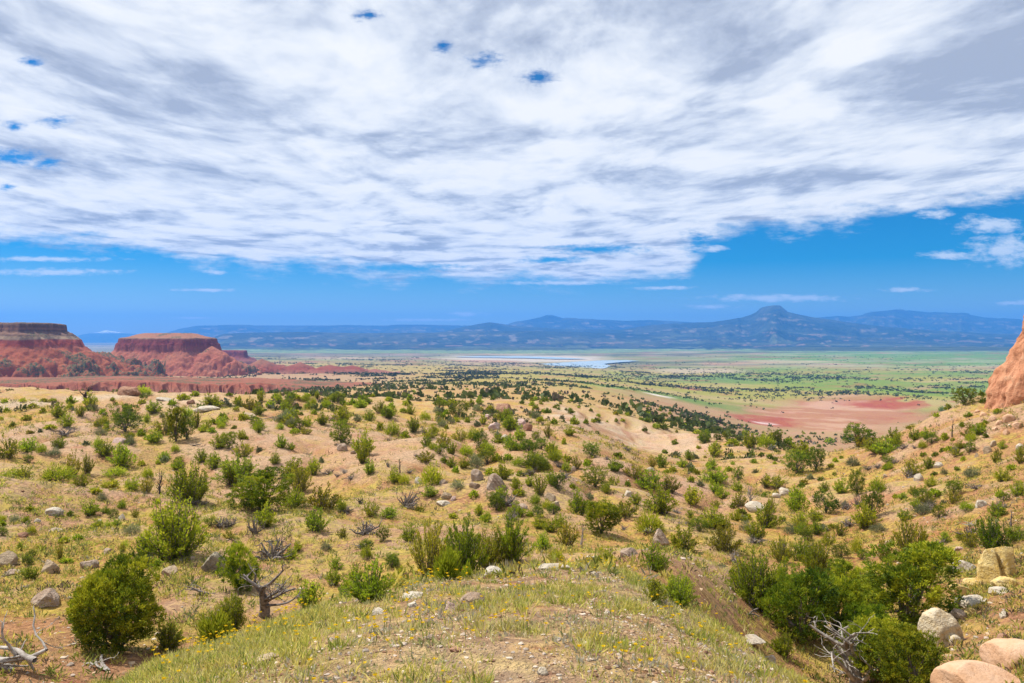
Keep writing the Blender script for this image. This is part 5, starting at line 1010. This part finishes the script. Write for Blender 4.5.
# ------------------------------------------------------------------ sun, sky and clouds
SUN_EL, SUN_AZ = 58.0, -62.0            # height, bearing from the view axis (minus = towards the mesas)
sd = bpy.data.lights.new('sun', 'SUN'); sd.energy = 5.0; sd.angle = math.radians(.6); sd.color = (1, .955, .88)
so = bpy.data.objects.new('sun', sd); COL.objects.link(so)
e, a = math.radians(SUN_EL), math.radians(SUN_AZ)
sv = Vector((math.sin(a)*math.cos(e), math.cos(a)*math.cos(e), math.sin(e)))
so.rotation_euler = sv.to_track_quat('Z', 'Y').to_euler(); so.location = (0, 0, 60)
w = bpy.data.worlds.new('World'); sc.world = w; w.use_nodes = True; t = NT(w.node_tree)
for n in list(t.n): t.n.remove(n)
sky = t.new('ShaderNodeTexSky', sky_type='NISHITA'); sky.sun_disc = False; sky.sun_elevation = e; sky.sun_rotation = math.radians(SUN_AZ)
sky.altitude = 2000; sky.air_density = 1.0; sky.dust_density = 2.0; sky.ozone_density = 3.0
hs = t.new('ShaderNodeHueSaturation'); hs.inputs['Saturation'].default_value = 2.0; hs.inputs['Value'].default_value = .66; t.l.new(sky.outputs[0], hs.inputs['Color'])
tc = t.new('ShaderNodeTexCoord').outputs['Generated']; sx = t.new('ShaderNodeSeparateXYZ'); t.l.new(tc, sx.inputs[0])
x, y, z = sx.outputs
ya = t.math('MAXIMUM', t.math('ABSOLUTE', y), .04)
q = t.math('DIVIDE', x, ya); el = t.math('MULTIPLY', t.math('DIVIDE', z, ya), F)      # bearing and height in the photograph's own pixels
bx = t.math('ADD', t.math('MULTIPLY', q, F), CX)
zc = t.math('MAXIMUM', z, .03)
cb = t.new('ShaderNodeCombineXYZ'); t.l.new(t.math('DIVIDE', x, zc), cb.inputs[0]); t.l.new(t.math('DIVIDE', y, zc), cb.inputs[1])
rt = t.new('ShaderNodeMapping'); rt.inputs['Scale'].default_value = (1, .55, 1); rt.inputs['Rotation'].default_value = (0, 0, math.radians(14)); t.l.new(cb.outputs[0], rt.inputs[0]); P0 = rt.outputs[0]
wv = t.noise(P0, .55, 3, .5, out=1); 
wn = t.new('ShaderNodeVectorMath', operation='SCALE'); t.l.new(t.vmath('SUBTRACT', wv, (.5,.5,.5)), wn.inputs[0]); wn.inputs['Scale'].default_value = .9
P = t.vmath('ADD', P0, wn.outputs[0])
st = t.new('ShaderNodeMapping'); st.inputs['Scale'].default_value = (.95, 1.15, 1); t.l.new(P, st.inputs[0]); PS = st.outputs[0]
big = t.noise(PS, .42, 3, .5); mid = t.noise(PS, 1.35, 7, .62); fine = t.noise(PS, 4.6, 6, .66)
off = t.vmath('ADD', PS, (.16*math.sin(a)-.05, .20, 0)); mid2 = t.noise(off, 1.35, 7, .62)
emb = t.math('SUBTRACT', mid, mid2)
def puffs(scale, warp, seed):
    wn = t.new('ShaderNodeVectorMath', operation='SCALE'); t.l.new(t.vmath('SUBTRACT', t.noise(PS, scale*1.3, 4, .6, out=1), (.5,.5,.5)), wn.inputs[0]); wn.inputs['Scale'].default_value = warp/scale
    v = t.new('ShaderNodeTexVoronoi', feature='SMOOTH_F1', voronoi_dimensions='2D'); v.inputs['Scale'].default_value = scale; v.inputs['Smoothness'].default_value = .35
    v.inputs['Detail'].default_value = 2.0; v.inputs['Roughness'].default_value = .5
    t.l.new(t.vmath('ADD', t.vmath('ADD', PS, wn.outputs[0]), (seed, seed*1.7, 0)), v.inputs['Vector']); return v.outputs['Distance']
pf = puffs(1.45, 1.1, 3.1)
# edge of the deck
fc = t.new('ShaderNodeFloatCurve'); cv = fc.mapping.curves[0]
EDGE = [(-400,110),(0,96),(100,91),(150,84),(250,71),(330,65),(450,56),(560,51),(640,53),(688,60),(702,78),(716,100),(760,108),(800,113),(850,112),(880,122),(940,134),(1024,140),(1400,150)]
pts_ = [((p+400)/1800, v/200) for p, v in EDGE]
while len(cv.points) < len(pts_): cv.points.new(.5, .5)
for cp, (u, v) in zip(cv.points, pts_): cp.location = (u, v); cp.handle_type = 'VECTOR'
fc.mapping.update()
t.set(fc.inputs['Value'], t.math('DIVIDE', t.math('ADD', bx, 400.), 1800.))
edge = t.math('MULTIPLY', fc.outputs[0], 200.)
cvx = t.new('ShaderNodeCombineXYZ'); t.l.new(bx, cvx.inputs[0]); t.l.new(t.math('MULTIPLY', el, 2.6), cvx.inputs[1])
rag = t.noise(cvx.outputs[0], .018, 6, .62); rag2 = t.noise(cvx.outputs[0], .055, 5, .65); rag3 = t.noise(cvx.outputs[0], .06, 6, .7)
thick = t.math('DIVIDE', t.math('SUBTRACT', t.math('ADD', el, t.math('MULTIPLY', t.math('SUBTRACT', rag, .5), 60.)), edge), 16.)
# blue rents in the deck
def ell(cx, cy, rx, ry, wob=.9):
    dx = t.math('DIVIDE', t.math('SUBTRACT', bx, float(cx)), float(rx)); dy = t.math('DIVIDE', t.math('SUBTRACT', el, float(HY-cy)), float(ry))
    r = t.math('SQRT', t.math('ADD', t.math('MULTIPLY', dx, dx), t.math('MULTIPLY', dy, dy)))
    return t.math('SUBTRACT', 1., r)
hole = None
for h in [(485,61,15,8),(540,77,16,6),(368,15,13,5),(443,47,8,6),(12,157,26,8),(48,163,14,5),(57,121,14,5),(30,62,9,4),(14,126,9,4),(598,249,46,5),(552,260,30,3.5),(395,268,62,4),(7,187,8,3),(700,243,16,12)]:
    v = ell(*h); hole = v if hole is None else t.math('MAXIMUM', hole, v)
hole = t.math('ADD', hole, t.math('MULTIPLY', t.math('SUBTRACT', rag3, .5), 3.0))
holem = t.math('POWER', t.maprange(t.math('ADD', hole, t.math('MULTIPLY', t.math('SUBTRACT', fine, .5), 1.6)), -.9, 1.0), 1.5)
deck = t.maprange(t.math('ADD', thick, t.math('MULTIPLY', t.math('SUBTRACT', fine, .5), .9)), -.5, 1.1)
# small separate clouds
puff = None
for h in [(48,259,85,3.5),(52,272,78,5),(216,272,15,4),(205,290,40,2.2),(775,298,95,5),(712,307,32,3.5),(905,290,28,3.5),(425,320,60,2),(465,314,24,3.2),(1012,303,30,3),(713,249,22,4),(1005,250,46,20),(950,255,36,6),(990,225,42,12),(935,213,20,7),(660,288,40,2.5),(190,318,40,1.6),(560,283,70,3)]:
    v = ell(*h); puff = v if puff is None else t.math('MAXIMUM', puff, v)
puffm = t.maprange(t.math('ADD', puff, t.math('MULTIPLY', t.math('SUBTRACT', rag2, .5), 2.3)), .0, .95)
deck = t.math('MULTIPLY', deck, t.math('SUBTRACT', 1., t.math('MULTIPLY', holem, .97)))
# tone of the cloud: thick grey bellies, white lit sides
tone = t.math('ADD', t.math('MULTIPLY', t.math('SUBTRACT', big, .5), -.8), t.math('MULTIPLY', emb, 3.0))
tone = t.math('ADD', tone, t.math('MULTIPLY', t.math('SUBTRACT', mid, .5), -.8)); tone = t.math('ADD', tone, t.math('MULTIPLY', t.math('SUBTRACT', fine, .5), -.55))
tone = t.math('ADD', tone, t.math('MULTIPLY', t.math('SUBTRACT', .42, pf), .95))
tone = t.math('ADD', tone, t.maprange(t.math('SUBTRACT', el, t.math('MULTIPLY', bx, -.25)), 330, 640, .92, .58))
ccol = t.ramp(tone, [(.0, (.45,.50,.61)), (.25, (.60,.655,.76)), (.5, (.80,.845,.915)), (.75, (.95,.975,1.0)), (1., (1.04,1.04,1.03))])
cl = t.new('ShaderNodeBackground'); t.l.new(ccol, cl.inputs[0]); cl.inputs[1].default_value = .77
pc = t.new('ShaderNodeBackground'); pc.inputs[0].default_value = (.86,.92,1,1); pc.inputs[1].default_value = .8
bg = t.new('ShaderNodeBackground'); t.l.new(hs.outputs[0], bg.inputs[0]); bg.inputs[1].default_value = .12
m1 = t.new('ShaderNodeMixShader'); t.set(m1.inputs[0], t.math('MULTIPLY', puffm, .8)); t.l.new(bg.outputs[0], m1.inputs[1]); t.l.new(pc.outputs[0], m1.inputs[2])
m2 = t.new('ShaderNodeMixShader'); t.set(m2.inputs[0], deck); t.l.new(m1.outputs[0], m2.inputs[1]); t.l.new(cl.outputs[0], m2.inputs[2])
ow = t.new('ShaderNodeOutputWorld'); t.l.new(m2.outputs[0], ow.inputs[0])
w.cycles.sampling_method = 'MANUAL'; w.cycles.sample_map_resolution = 512

# ------------------------------------------------------------------ camera and render settings
cam = bpy.data.cameras.new('camera'); co = bpy.data.objects.new('camera', cam); COL.objects.link(co); sc.camera = co
cam.sensor_width = 36; cam.lens = 36*F/1024; cam.shift_y = -3.5/1024; cam.clip_start = .1; cam.clip_end = 100000
co.rotation_euler = (math.radians(90), 0, 0)
sc.view_settings.view_transform = 'Standard'; sc.view_settings.look = 'None'; sc.view_settings.gamma = 1; sc.view_settings.exposure = 0.36
sc.render.engine = 'CYCLES'; cy = sc.cycles
cy.use_denoising = True; cy.denoiser = 'OPENIMAGEDENOISE'; cy.denoising_prefilter = 'ACCURATE'; cy.denoising_input_passes = 'RGB_ALBEDO_NORMAL'
cy.max_bounces = 5; cy.diffuse_bounces = 2; cy.transmission_bounces = 3; cy.volume_bounces = 1; cy.transparent_max_bounces = 4
cy.caustics_reflective = False; cy.caustics_refractive = False
